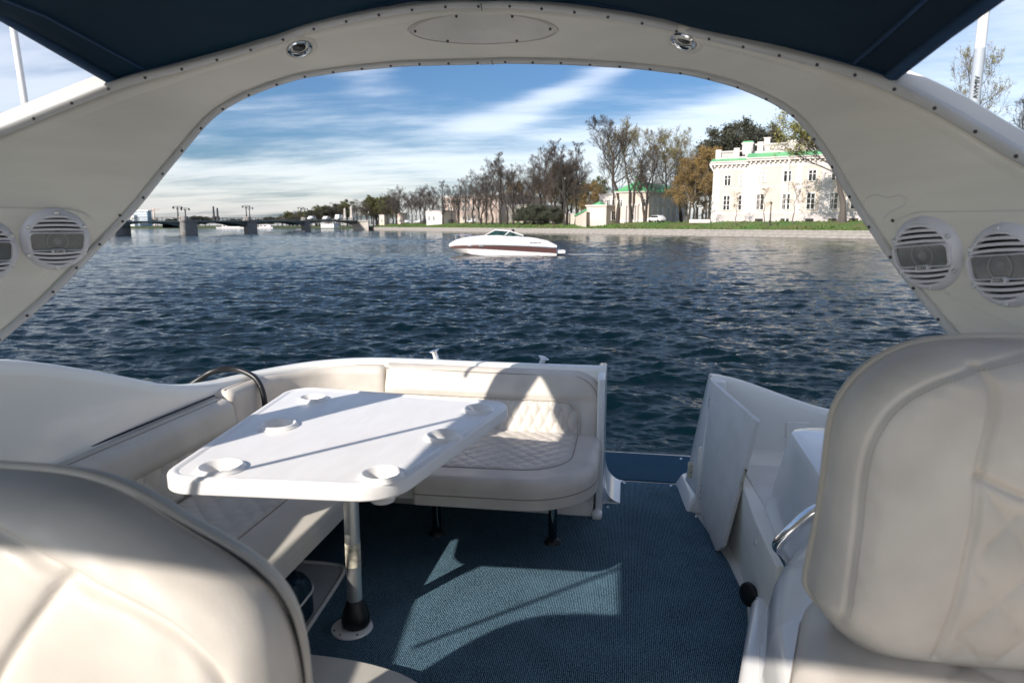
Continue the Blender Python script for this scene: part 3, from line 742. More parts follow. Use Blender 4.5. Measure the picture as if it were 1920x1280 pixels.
# --- whip antennas on the arch
def antenna(p0, p1, r0, cut, label, mark=None):
    d = thing('antenna', label, 'antenna', p0, 'white whip antennas beside the canopy')
    a, b = Vector(p0), Vector(p1); m = a.lerp(b, cut)
    MB().tube([a, m], r0*1.06, 14).build('lower_sleeve', mat('antenna_grey', (.40,.44,.48), .4, var=.05) if 'antenna_grey' not in MATS else MATS['antenna_grey'], d)
    MB().tube([m, b], [r0, r0*.86], 14).build('mast', WHITE, d)
    return d
antenna((-1.975,2.06,2.43), (-2.045,2.06,3.9), .0105, .03, 'white whip antenna on the bridge side of the arch')
an = antenna((.893,2.06,2.36), (.897,2.06,4.0), .0125, .118, 'white whip antenna with a grey lower sleeve, palace side of the arch')
text_mb('AWMIV', .017, frame((.8895,2.046,2.455), (0,0,1), (0,-1,0))).build('sleeve_lettering', DARK, an, smooth=False)

# ------------------------------------------------------------------ transom bench
tb = thing('transom_bench', 'cream vinyl bench along the transom with quilted seat and rounded end', 'bench', (-.6,3.4,FLOOR))
WX = lambda z: (lambda U, V, H: np.stack([U, V, z+H], -1))
so = rounded([(-.965,2.93),(-.112,2.95),(-.112,3.76),(-.965,3.76)], [.02,.36,.06,.02], 14)
U, V, H = pillow(so, T=.135, rad=.055, M=260, K=46, side=0)
MB().grid(WX(.80)(U, V, H), cv=True).build('seat_cushion', VIN, tb, angle=70)
qo = rounded([(-.955,3.09),(-.245,3.115),(-.245,3.74),(-.955,3.74)], [.01,.26,.02,.01], 12)
quilt_mb(qo, WX(.933), .092, .092, .010, .0062, .001).build('quilted_panel', VIN, tb, angle=80)
quilt_lines(qo, WX(.933), .092, .092, .0013, tb)
MB().tube([(x, y, .9355) for x, y in qo], .0028, 6, closed=True).build('seam', THREAD, tb)
so2 = [tuple(np.array(p)*.9965+np.array((-.55,3.43))*.0035) for p in so]
MB().tube([(x, y, .852) for x, y in so], .0032, 6, closed=True).build('seam', THREAD, tb)
# backrest leaning on the transom
lean = lambda V: .36*(V-.95)
BK = lambda U, V, H: np.stack([U, 3.818+lean(V)-H, V], -1)
bo = rounded([(-1.42,.80),(-.112,.80),(-.112,1.262),(-1.42,1.276)], [.01,.04,.17,.01], 12)
U, V, H = pillow(bo, T=.085, rad=.055, M=320, K=40, side=.02)
H = H + .012*np.clip((V-1.11)/.03, 0, 1)
MB().grid(BK(U, V, H), cv=True).build('backrest', VIN, tb, angle=70)
qb = rounded([(-1.40,.86),(-.240,.86),(-.240,1.108),(-1.40,1.118)], [.01,.01,.10,.01], 10)
quilt_mb(qb, BK, .062, .125, .010, .0062, .088).build('quilted_panel', VIN, tb, angle=80)
quilt_lines(qb, BK, .062, .125, .0885, tb)
MB().tube([tuple(p) for p in BK(np.array([q[0] for q in qb]), np.array([q[1] for q in qb]), np.full(len(qb), .092))], .0045, 7, closed=True).build('welt', PIPE, tb)
sb_ = rounded([(-1.41,.82),(-.135,.82),(-.135,1.243),(-1.41,1.255)], [.01,.03,.15,.01], 12)[8:-3]
MB().tube([tuple(p) for p in BK(np.array([q[0] for q in sb_]), np.array([q[1] for q in sb_]), np.full(len(sb_), .0915))], .002, 5).build('seam', THREAD, tb)
for x in (-.969, -.344):
    MB().tube([(x,3.345,FLOOR+.01),(x,3.345,.805)], .0235, 18).build('leg', mat('dark_chrome', (.14,.17,.18), .10, metal=1, var=.05) if 'dark_chrome' not in MATS else MATS['dark_chrome'], tb)
    MB().lathe([(.024,.03),(.034,.022),(.045,.006),(.046,0)], Matrix.Translation((x,3.345,FLOOR+.010)), 24).build('leg_foot', BLACK, tb)

# ------------------------------------------------------------------ side bench with corner backrest
sbn = thing('side_bench', 'cream vinyl bench along the hull side running under the table', 'bench', (-1.7,2.6,FLOOR))
s1 = rounded([(-1.945,.95),(-1.235,.95),(-1.235,2.985),(-1.945,2.985)], [.02,.05,.02,.02])
U, V, H = pillow(s1, T=.095, rad=.04, M=260, K=40)
MB().grid(WX(.79)(U, V, H), cv=True).build('seat_cushion', VIN2, sbn, angle=70)
q1 = rounded([(-1.935,1.0),(-1.475,1.0),(-1.475,2.96),(-1.935,2.96)], [.01]*4)
quilt_mb(q1, WX(.883), .105, .105, .011, .0085, .001).build('quilted_panel', VIN2, sbn, angle=80)
quilt_lines(q1, WX(.883), .105, .105, .0013, sbn)
MB().tube([(x, y, .8855) for x, y in q1], .0028, 6, closed=True).build('seam', THREAD, sbn)
MB().tube([(-1.2375,1.0,.845),(-1.2375,2.97,.845)], .0028, 6).build('seam', THREAD, sbn)
MB().box((-1.93,.95,FLOOR),(-1.60,2.98,.789)).build('bench_base', DARKV, sbn, smooth=False)
c1 = rounded([(-2.02,2.995),(-1.235,2.995),(-.975,2.995),(-.975,3.80),(-2.02,3.80)], [.02,.01,.01,.02,.25])
U, V, H = pillow(c1, T=.13, rad=.04, M=160, K=16)
MB().grid(WX(.80)(U, V, H), cv=True).build('corner_cushion', VIN2, sbn, angle=70)
SD = lambda U, V, H: np.stack([-2.055-.03*(V-1.0)/.2+H, U, V], -1)
ql = rounded([(1.0,.885),(3.02,.885),(3.02,1.085),(1.0,1.085)], [.01]*4)
quilt_mb(ql, lambda U, V, H: SD(U, V, H+.10), .11, .15, .011, .0085, .0).build('quilted_backrest', VIN2, sbn, angle=80)
quilt_lines(ql, lambda U, V, H: SD(U, V, H+.10), .11, .15, .0012, sbn)
# the side bolster: a long roll, ending round near the corner
def roll(path2, z0, z1, depth, name, closed_ends=True, m=VIN2, rr=.055):
    Pq = np.array(path2, float); Tq = np.gradient(Pq, axis=0); Tq /= np.linalg.norm(Tq, axis=1)[:, None]; Nq = np.stack([-Tq[:,1], Tq[:,0]], 1)
    sec = rounded([(0,z0),(depth,z0),(depth*.82,z1),(0,z1)], [.02,rr,rr*1.1,.02], 8)
    ar_ = np.concatenate([[0], np.cumsum(np.linalg.norm(np.diff(Pq, axis=0), axis=1))]); g = []
    for i in range(len(Pq)):
        e = min(ar_[i], ar_[-1]-ar_[i]); k = math.sqrt(max(0, 1-(1-min(1, e/.045))**2)) if closed_ends else 1
        k = .80+.20*k; cz = (z0+z1)/2
        g.append([(Pq[i,0]-Nq[i,0]*d*k, Pq[i,1]-Nq[i,1]*d*k, cz+(z-cz)*k) for d, z in sec])
    mb = MB().grid(np.array(g), cv=True); n = len(sec); t = len(mb.v)-n
    mb.f.append(tuple(range(n))); mb.f.append(tuple(range(t, t+n))[::-1])
    return mb.build(name, m, sbn, angle=60)
yy = np.concatenate([[.95,.96,.975], np.linspace(1.0, 3.06, 30), [3.085,3.10,3.108]])
roll([(-2.068, y) for y in yy], 1.055, 1.232, .135, 'bolster')
MB().tube([(-2.005,y,1.2325) for y in (1.0,2.0,3.06)], .0022, 5).build('seam', THREAD, sbn)
cpth = smooth_curve([(-2.075,3.115),(-2.075,3.3),(-2.06,3.5),(-1.99,3.70),(-1.82,3.86),(-1.62,3.915),(-1.425,3.925)], it=3)
roll(cpth, .90, 1.262, .12, 'corner_backrest', m=VIN)
Tq = np.gradient(cpth, axis=0); Tq /= np.linalg.norm(Tq, axis=1)[:, None]; cs = np.stack([cpth[:,0]+Tq[:,1]*.045, cpth[:,1]-Tq[:,0]*.045], 1)
MB().tube([(x, y, 1.2625) for x, y in cs[3:-2]], .0022, 5).build('seam', THREAD, sbn)

# ------------------------------------------------------------------ table
TZ = 1.29
MB().tube([(-2.062,y,1.241) for y in (1.0,2.0,3.1)], .0042, 6).build('bolster_shade', DARK, sbn)  # solid dark tube in place of the shade between bolster and coaming
tbl = thing('cockpit_table', 'white moulded cockpit table with six cup holders on one aluminium leg', 'table', (-1.066,2.451,FLOOR))
to_ = rounded([(-1.492,1.885),(-.705,1.935),(-.495,3.03),(-1.665,3.165)], [.115,.165,.10,.12], 10)
CUPS = [(-1.385,2.496,.071),(-1.44,2.925,.060),(-.632,2.868,.060),(-.682,2.465,.066),(-.772,2.03,.066),(-1.33,2.003,.072)]
def holed_plate(outline, holes, z0, z1, bev):
    cu = bpy.data.curves.new('outline', 'CURVE'); cu.dimensions = '2D'; cu.fill_mode = 'BOTH'
    cu.extrude = (z1-z0)/2-bev; cu.bevel_depth = bev; cu.bevel_resolution = 3; cu.offset = -bev
    for pts in [outline]+[[(x+r*math.cos(a), y+r*math.sin(a)) for a in np.linspace(0, 2*math.pi, 40, endpoint=False)] for x, y, r in holes]:
        sp = cu.splines.new('POLY'); sp.points.add(len(pts)-1); sp.use_cyclic_u = True
        for p, q in zip(sp.points, pts): p.co = (q[0], q[1], 0, 1)
    ob = bpy.data.objects.new('outline', cu); COL.objects.link(ob)
    dg = bpy.context.evaluated_depsgraph_get(); dg.update()
    me = bpy.data.meshes.new_from_object(ob.evaluated_get(dg)); zc = (z0+z1)/2
    mb = MB().add([(v.co.x, v.co.y, v.co.z+zc) for v in me.vertices], [tuple(p.vertices) for p in me.polygons])
    bpy.data.objects.remove(ob); bpy.data.curves.remove(cu); bpy.data.meshes.remove(me)
    return mb
holed_plate(to_, [(x, y, r*.93) for x, y, r in CUPS], TZ-.052, TZ, .008).build('table_top', PLAST, tbl, angle=35)
ri = np.array(to_); cc = ri.mean(0)
def inset(O, d):
    O = np.array(O); t = np.roll(O,-1,0)-np.roll(O,1,0); t /= np.linalg.norm(t, axis=1)[:, None]; n = np.stack([-t[:,1], t[:,0]], 1)
    return O+n*d
MB().grid(np.array([[(x, y, TZ+h) for x, y in inset(to_, d)] for d, h in ((.006,-.002),(.010,.004),(.018,.0065),(.028,.005),(.040,-.002))]), cv=True).build('raised_edge', PLAST, tbl)
for x, y, r in CUPS:
    M = Matrix.Translation((x, y, TZ))
    k = r/.066
    MB().lathe([(.076*k,-.002),(.075*k,.004),(.070*k,.007),(.068*k,.013),(.066*k,.0155),(.061*k,.0155),(.058*k,.012),(.034*k,-.050),(.03*k,-.056),(0,-.057)], M, 44).build('cup_holder', PLAST, tbl, angle=50)
    MB().lathe([(.060*k,-.045),(.060*k,-.056),(.052*k,-.058),(.040*k,-.082),(.036*k,-.085),(0,-.085)], M, 36).build('cup_base', PLAST, tbl, angle=50)
LX, LY = -1.066, 2.451
MB().tube([(LX,LY,FLOOR+.10),(LX,LY,TZ-.052)], .0305, 28).build('leg', ALU, tbl)
MB().lathe([(.0312,.735),(.0312,.835)], Matrix.Translation((LX,LY,.0)), 28).build('leg_sticker', STICKER, tbl)
MB().lathe([(.033,1.215),(.05,1.215),(.056,1.225),(.095,1.235),(.10,1.2375)], Matrix.Translation((LX,LY,0)), 28).build('leg_socket', GELP, tbl)
MB().lathe([(.0310,.135),(.036,.13),(.040,.115),(.052,.085),(.058,.06),(.058,.035),(.054,.022),(.02,.022)], Matrix.Translation((LX,LY,FLOOR)), 36).build('leg_collar', BLACK, tbl)
MB().lathe([(.02,.020),(.076,.020),(.083,.017),(.086,.009)], Matrix.Translation((LX-.012,LY-.012,FLOOR)), 40).build('floor_ring', GELW, tbl)
for a in (-.9, .6, 2.2, 3.8, -1.9):
    SCREW.put(Matrix.Translation((LX-.012+.073*math.cos(a), LY-.012+.073*math.sin(a), FLOOR+.0205)), tbl)

# ------------------------------------------------------------------ helm seats (backs face the camera)
def seat_back(name, label, outline, y0, seams, quilt_poly, T, loc, tilt=.0, gap=None):
    d = thing(name, label, 'boat seat', loc)
    fn = lambda U, V, H: np.stack([U, y0-H+tilt*(V-1.5), V], -1)
    def extra(U, V):
        h = np.zeros(U.shape)
        for s_, w, dep in seams:
            q = seg_dist(U, V, s_); h -= dep*np.exp(-(q/w)**2); h -= .35*dep*np.exp(-(q/(w*3))**2)
        pk = seg_dist(U, V, seams[0][0]); h += .0016*np.exp(-((pk-.022)/.018)**2)*np.sin(95*U+60*V+2*np.sin(31*V))*np.sin(23*U-17*V)
        h += .0022*np.sin(9*U+5*V+1.3)*np.sin(7*V-4*U)
        if quilt_poly is not None:
            ins = inside(U, V, quilt_poly); dd = seg_dist(U, V, quilt_poly+quilt_poly[:1])
            h += np.where(ins, (quilt(U, V, .105, .15, .011)-.016)*np.clip(dd/.03, 0, 1), 0)
        return h
    U, V, H = pillow(outline, T=T, rad=T*.62, M=520, K=120, dome=.035, extra=extra, power=3)
    o = MB().grid(fn(U, V, H), cv=True).build('backrest', VIN, d, angle=80)
    U, V, H = pillow(outline, T=.05, rad=.04, M=200, K=12)
    MB().grid(fn(U, V, -H-.004), cv=True).build('back_shell', VIN2, d, angle=70)
    MB().tube([tuple(p) for p in fn(np.array([q[0] for q in outline]), np.array([q[1] for q in outline]), np.full(len(outline), -.002))], .0085, 10, closed=True).build('piping', PIPE, d)
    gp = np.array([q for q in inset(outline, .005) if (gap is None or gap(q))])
    MB().tube([tuple(p) for p in fn(gp[:,0], gp[:,1], np.full(len(gp), .009))], list(.0030*np.clip(np.minimum(np.arange(len(gp)), np.arange(len(gp))[::-1])/14, .1, 1)), 8).build('piping_shade', DARK, d)  # dark tube painted in for the shade beside the piping
    return d, fn
def surf_y(o, x, z):      # front surface of a seat at (x,z)
    return None
ro = smooth_curve([(1.50,1.262),(1.52,1.5),(1.45,1.76),(1.30,1.86),(1.1,1.885),(.811,1.889),(.70,1.890),(.60,1.884),(.525,1.865),(.462,1.818),(.424,1.755),(.413,1.70),(.412,1.608),(.405,1.491),(.391,1.383),(.392,1.345),(.462,1.268),(.535,1.255),(.66,1.252),(.9,1.25)], closed=True, it=2)
rs1 = smooth_curve([(1.3,1.80),(1.1,1.88),(.90,1.907),(.75,1.908),(.672,1.894),(.608,1.877),(.526,1.844),(.469,1.798),(.438,1.732),(.430,1.661),(.430,1.558),(.424,1.451),(.420,1.352)], it=2)
rs1 = np.array([(x+.012, z-.02) for x, z in rs1])
rs2 = smooth_curve([(.607,1.855),(.632,1.829),(.637,1.781),(.625,1.713),(.623,1.663),(.627,1.593),(.62,1.511),(.612,1.416),(.592,1.30)], it=2)
rs3 = smooth_curve([(.624,1.661),(.667,1.641),(.72,1.620),(.95,1.585),(1.15,1.58)], it=1)
rq = [(.626,1.655),(.667,1.636),(.72,1.615),(.95,1.58),(1.2,1.57),(1.25,1.28),(.60,1.28),(.614,1.416),(.622,1.511),(.629,1.593)]
hs, hfn = seat_back('helm_seat', 'cream vinyl helm seat back with quilted centre, nearest on the palace side', ro, 1.42, [(rs1,.0045,.006),(rs2,.007,.009),(rs3,.007,.010)], rq, .13, (.9,1.4,1.0), gap=lambda q: q[0] < .425 and 1.37 < q[1] < 1.60)
# stitching either side of the outer seam: short raised threads, one mesh
def stitches(d, fn, line, offs, depth_fn, pitch=.0075):
    D_ = dense([tuple(p) for p in line], .0015, closed=False); L = np.concatenate([[0], np.cumsum(np.linalg.norm(np.diff(D_, axis=0), axis=1))])
    mb = MB()
    for o_ in offs:
        for l in np.arange(0, L[-1]-pitch, pitch):
            a = np.array([np.interp(l, L, D_[:,0]), np.interp(l, L, D_[:,1])]); b = np.array([np.interp(l+pitch*.6, L, D_[:,0]), np.interp(l+pitch*.6, L, D_[:,1])])
            t = (b-a)/np.linalg.norm(b-a); n = np.array((-t[1], t[0])); a = a+n*o_; b = b+n*o_
            mb.tube([tuple(fn(np.array(a[0]), np.array(a[1]), np.array(depth_fn(a)))), tuple(fn(np.array(b[0]), np.array(b[1]), np.array(depth_fn(b))))], .0007, 4, cap=False)
    tag(mb.build('stitching', THREAD, d, fix=False), kind='stuff')
bk = [o for o in hs.children if o.name.startswith('backrest')][0]
dep = bpy.context.evaluated_depsgraph_get(); dep.update()
def ray_depth(ob, y0):
    from mathutils.bvhtree import BVHTree
    base = WLOC[ob.parent.name]
    T_ = BVHTree.FromPolygons([v.co+base for v in ob.data.vertices], [tuple(p.vertices) for p in ob.data.polygons])
    def f(q):
        h = T_.ray_cast(Vector((q[0], y0-1, q[1])), Vector((0,1,0)))
        return (y0-h[0].y+.0003) if h[0] else 0.
    return f
stitches(hs, hfn, rs1[2:-2], (.008,), ray_depth(bk, 1.42))
# seat cushion below
scu = rounded([(.335,.35),(1.5,.35),(1.5,1.60),(.44,1.60),(.345,1.30)], [.08,.05,.05,.10,.10])
U, V, H = pillow(scu, T=.27, rad=.075, M=240, K=60, dome=.02, extra=lambda U, V: np.where((U>.60), (quilt(U, V, .13, .13, .012)-.012), 0))
MB().grid(WX(1.00)(U, V, H), cv=True).build('seat_cushion', VIN, hs, angle=75)
sc_ = inset(scu, .004)
MB().tube([(x, y, 1.19) for x, y in inset(scu, -.001)], .003, 6, closed=True).build('seam', THREAD, hs)

lo_ = smooth_curve([(-1.52,1.05),(-1.55,1.5),(-1.48,1.68),(-1.3,1.735),(-1.087,1.748),(-.9,1.751),(-.80,1.751),(-.73,1.741),(-.668,1.718),(-.604,1.680),(-.545,1.652),(-.492,1.618),(-.458,1.575),(-.443,1.52),(-.437,1.45),(-.438,1.25),(-.46,1.05)], closed=True, it=2)
ls1 = smooth_curve([(-1.35,1.60),(-1.2,1.68),(-1.0,1.725),(-.86,1.716),(-.783,1.697),(-.703,1.652),(-.601,1.611),(-.545,1.58),(-.497,1.53),(-.485,1.45),(-.49,1.3),(-.5,1.1)], it=2)
ls2 = smooth_curve([(-.703,1.649),(-.74,1.60),(-.761,1.572),(-.812,1.50),(-.86,1.40),(-.88,1.25)], it=2)
seat_back('companion_seat', 'large cream vinyl seat back with painted shade by its piping, blurred and sunlit, close on the bridge side', lo_, .82, [(ls1,.008,.012),(ls2,.008,.010)], None, .10, (-1.0,.82,.9), gap=lambda q: q[0] > -.68 and q[1] > 1.12)

# ------------------------------------------------------------------ gate leaf standing open
gt = thing('gate', 'grey-white transom gate panel swung open against the side step', 'gate', (.47,3.6,FLOOR))
A, B = Vector((.492,3.855,0)), Vector((.655,3.30,0))
gx = (B-A).normalized(); gn = Vector((gx.y, -gx.x, 0)); gl = (B-A).length
def G_(u, v, h): return A + gx*u + gn*h*-1 + Vector((0,0,v)) + gx*((v-.47)*0)
# lower end leans outboard less than the top, so shear the leaf slightly along its hinge line
def G2(u, v, h):
    p = G_(u, v, h); k = (1.24-v)/.78
    return p + Vector((-.066,.0,0))*k*(.55+1.75*u/gl)
leaf = rounded([(0,.495),(gl*.88,.462),(gl,.53),(gl,1.178),(0,1.243)], [.03,.10,.03,.012,.01], 8)
MB().prism(leaf, -.011, .011, lambda x, y, z: G2(x, y, z)).build('gate_panel', WORN, gt, angle=50, bevel=.003, seg=2)
for v, n in ((1.14,3), (.63,3)):
    for k in range(n):
        p = G2(.012+.004*k, v-.035*k, -.0115); SCREW.put(frame(p, gx, G2(.012,v,-.02)-G2(.012,v,0)), gt)
MB().box((0,0,0),(1,1,1), lambda x, y, z: G2(gl-.004+.012*x, .84+.10*y, -.006+.012*z)).build('latch_plate', STICKER, gt, smooth=False)
MB().tube([G2(gl+.004,.93,0), G2(gl+.016,.935,-.004)], .004, 8).build('latch_pin', BLACK, gt)
for v in (1.12,.62):
    MB().tube([G2(-.006,v-.04,-.004), G2(-.006,v+.04,-.004)], .006, 10).build('hinge', STEEL, gt)

# ------------------------------------------------------------------ handrail, rod holders, hose, loose cushion
rl = thing('handrail', 'bent chrome grab rail beside the helm seat', 'handrail', (.6,2.4,.9))
rp = smooth_curve([(.625,2.42,.86),(.585,2.43,.94),(.553,2.41,.972),(.585,2.39,1.03),(.655,2.37,1.125),(.69,2.35,1.15),(.75,2.3,1.16),(.80,2.1,1.15),(.80,2.08,.95)], it=3)
MB().tube([tuple(p) for p in rp], .0205, 20).build('rail', STEEL, rl)
MB().lathe([(.021,.012),(.031,.009),(.036,.002),(.036,0)], frame((.624,2.42,.868),(1,0,0),(.3,0,1)), 24).build('rail_flange', STEEL, rl)
def rod_holder(p, tx, label):
    M = frame(p, (1,0,0), (tx,-.05,1)); d = thing('rod_holder', label, 'rod holder', p, 'chrome rod holders behind the transom')
    MB().lathe([(.020,-.10),(.020,.030),(.022,.036),(.031,.038),(.032,.043),(.026,.045),(.021,.043),(.019,.03),(.019,-.05)], M, 28).build('tube', STEEL, d)
    MB().lathe([(0,.030),(.019,.030)], M, 20).build('liner', BLACK, d)
rod_holder((-1.145,4.00,1.297), -.28, 'taller chrome rod holder on the transom rim behind the table')
rod_holder((-.492,4.02,1.272), .34, 'lower tilted chrome rod holder on the transom rim near the bench end')
tag(MB().tube([tuple(p) for p in smooth_curve([(-2.36,3.26,1.22),(-2.30,3.30,1.26),(-2.20,3.315,1.325),(-2.12,3.375,1.325),(-2.035,3.375,1.302),(-1.965,3.36,1.265),(-1.925,3.345,1.17),(-1.925,3.335,1.05),(-1.93,3.33,.93),(-1.93,3.32,.93)], it=3)], .0155, 14).build('hose', BLACK), 'black rubber hose looped over the coaming on to the bench', 'hose')
lk = thing('floor_hatch', 'white rimmed floor recess under the side bench', 'hatch', (-1.4,2.6,FLOOR))
MB().tube([tuple(p) for p in smooth_curve([(-1.60,2.925,.462),(-1.36,2.93,.462),(-1.305,2.90,.462),(-1.285,2.80,.462),(-1.245,2.25,.462)], it=3)], .011, 10).build('rim', GEL, lk)
MB().prism([(-1.62,2.24),(-1.252,2.24),(-1.308,2.915),(-1.62,2.915)], FLOOR+.0105, FLOOR+.014).build('tray', TRIM, lk, smooth=False)
nc = thing('bolster_cushion', 'navy quilted cushion with white piping tucked beneath the side bench', 'cushion', (-1.45,2.55,FLOOR+.01))
no = rounded([(-1.62,2.0),(-1.262,2.0),(-1.285,2.58),(-1.62,2.66)], [.03,.05,.12,.03], 9)
U, V, H = pillow(no, T=.16, rad=.07, M=180, K=50, dome=.03, extra=lambda U, V: quilt(U, V, .10, .13, .012)-.008)
MB().grid(WX(FLOOR+.016)(U, V, H), cv=True).build('cushion_cover', DARKV, nc, angle=75)
MB().tube([(x, y, FLOOR+.115) for x, y in no], .006, 8, closed=True).build('piping', GEL, nc)

# ================================================================== THE RIVER AND ITS BANKS
rng = np.random.default_rng(11)
def make_water():
    na, nr = 720, 1000
    ang = np.concatenate([np.linspace(-math.pi, -R(50), 60, endpoint=False), np.linspace(-R(50), R(50), na), np.linspace(R(50), math.pi, 60)[1:]])
    rad = np.concatenate([[0.], np.geomspace(4, 420, nr), np.geomspace(440, 6000, 24)])
    A_, R_ = np.meshgrid(ang+YAW, rad, indexing='ij')
    X, Y = -np.sin(A_)*R_, np.cos(A_)*R_
    dr = np.gradient(rad)[None, :]*np.ones_like(A_)
    Zw = np.zeros_like(X)
    main = YAW+R(172)                                   # wind from the far left, waves run towards us
    for k in range(90):
        lam = .13*1.031**k if k < 60 else rng.uniform(.5, 2.4)
        a = main + rng.normal(0, .55)
        kx, ky = -math.sin(a)*2*math.pi/lam, math.cos(a)*2*math.pi/lam
        amp = (.0066 if k < 60 else .0042)*lam**.80*rng.uniform(.6, 1.3)
        ph = kx*X+ky*Y+rng.uniform(0, 6.28)
        f = np.clip(lam/(dr*2.0)-.6, 0, 1)
        w = np.sin(ph+.5*np.sin(.35*ph*.31+k)); Zw += amp*f*(1-2*np.abs(np.sin(ph/2+.3*np.sin(ph*.13))) if k % 3 == 0 else w)
    gust = .75+.45*np.sin(X*.11+Y*.05+1)*np.sin(Y*.07-X*.03)
    Zw *= gust
    near = np.clip((R_-3)/3, 0, 1); Zw = Zw*near
    P = np.stack([X, Y, Zw], -1)
    n, m = P.shape[:2]
    me = bpy.data.meshes.new('water')
    idx = np.arange(n*m).reshape(n, m)
    q = np.stack([idx[:-1,:-1], idx[1:,:-1], idx[1:,1:], idx[:-1,1:]], -1).reshape(-1, 4)[:, ::-1]
    me.vertices.add(n*m); me.vertices.foreach_set('co', P.reshape(-1))
    me.loops.add(q.size); me.loops.foreach_set('vertex_index', q.reshape(-1).astype(np.int32))
    me.polygons.add(len(q)); me.polygons.foreach_set('loop_start', np.arange(0, q.size, 4, dtype=np.int32)); me.polygons.foreach_set('loop_total', np.full(len(q), 4, np.int32))
    me.update(); me.validate()
    me.polygons.foreach_set('use_smooth', np.ones(len(q), bool))
    me.materials.append(WATER)
    o = bpy.data.objects.new('water', me); COL.objects.link(o); tag(o, kind='structure')
make_water()

# ------------------------------------------------------------------ right bank: granite wall, slope, lawn
def bank_y(px): return 431+(px-690)*17/950
def bank_D(px): return 2.1*1280/(bank_y(px)-422)
B0, B1 = at(690, bank_D(690)), at(1640, bank_D(1640))
bd = (B1-B0).normalized(); bn = Vector((-bd.y, bd.x, 0))          # bn points inland
if bn.dot(F0) < 0: bn = -bn
Lb = (B1-B0).length
def bank(u, w, z): p = B0+bd*u+bn*w; return Vector((p.x, p.y, z))
GZ = 2.75
ew = thing('embankment_wall', 'long pale granite embankment wall along the water below the lawn', 'wall', bank(Lb/2, 0, 0))
# coursed blocks: three courses of long stones, each a part
blk = {}
mbw = MB(); mbw.prism([tuple(bank(u, w, 0)[:2]) for u, w in ((-4,.12),(Lb+70,.12),(Lb+70,2.),(-4,2.))], -1, 1.22); mbw.build('wall_core', GRANITE2, ew, smooth=False)
proto = {}
def stone(u0, L_, z0, z1):
    key = (round(L_,2), z0)
    M = Matrix.Translation(bank(u0, 0, 0)) @ Matrix(((bd.x, bn.x, 0, 0), (bd.y, bn.y, 0, 0), (0,0,1,0), (0,0,0,1)))
    if key not in proto:
        proto[key] = Small('stone_block', MB().box((.012,-.02-.02*(z0>1),z0+.012),(L_-.012,.125,z1-.012)), GRANITE2 if z0 > 1 else GRANITE, smooth=False)
    proto[key].put(M, ew)
rw = random.Random(3)
for z0, z1, Ls in ((.02,.5,(2.2,2.8,3.4)),(.5,.97,(2.2,2.8,3.4)),(1.0,1.28,(3.0,4.0))):
    u = Lb+20; n_ = 0
    while u > 0 and n_ < 99:
        L_ = rw.choice(Ls); u -= L_; stone(u, L_, z0, z1); n_ += 1
    if u > 0: MB().box((0,-.02,z0+.012),(u,.125,z1-.012), Matrix.Translation(bank(0,0,0)) @ Matrix(((bd.x, bn.x, 0, 0), (bd.y, bn.y, 0, 0), (0,0,1,0), (0,0,0,1)))).build('stone_course', GRANITE2 if z0 > 1 else GRANITE, ew, smooth=False)
us = np.linspace(-4, Lb+70, 90); rows = []
for w, z in ((.3,1.2),(2,1.35),(5,1.9),(8,2.5),(11,GZ),(16,GZ+.02),(60,GZ+.05),(420,GZ+.1)):
    rows.append([bank(u, w+ (rng.normal(0,.12) if 2 < w < 12 else 0), z+(rng.normal(0,.05) if 2 < w < 12 else 0)) for u in us])
tag(MB().grid(np.array([[tuple(p) for p in r] for r in rows])).build('lawn', GRASS), kind='structure')
def tufts():
    mb = MB()
    for _ in range(5200):
        u = rng.uniform(0, Lb+10); w = rng.uniform(.4, 12); z = 1.2+ (GZ-1.2)*min(1, max(0, (w-.6)/10.2))
        h = rng.uniform(.12, .45); a = rng.uniform(0, 3.14); d = Vector((math.cos(a), math.sin(a), 0))*rng.uniform(.15,.4)
        p = bank(u, w, z-.05)
        mb.add([p-d, p+d, p+Vector((rng.normal(0,.1), rng.normal(0,.1), h))], [(0,1,2)])
    return tag(mb.build('grass_tufts', GRASS, smooth=False, fix=False), kind='stuff')
tufts()
# far land beyond the bridge, across the bend of the river
fa = [at(-400,420), at(200,430), at(700,450), at(900,460), at(1200,900), at(-900,1400)]
tag(MB().prism([(p.x, p.y) for p in fa], -1, 1.4).build('far_bank', DULL, smooth=False), kind='structure')

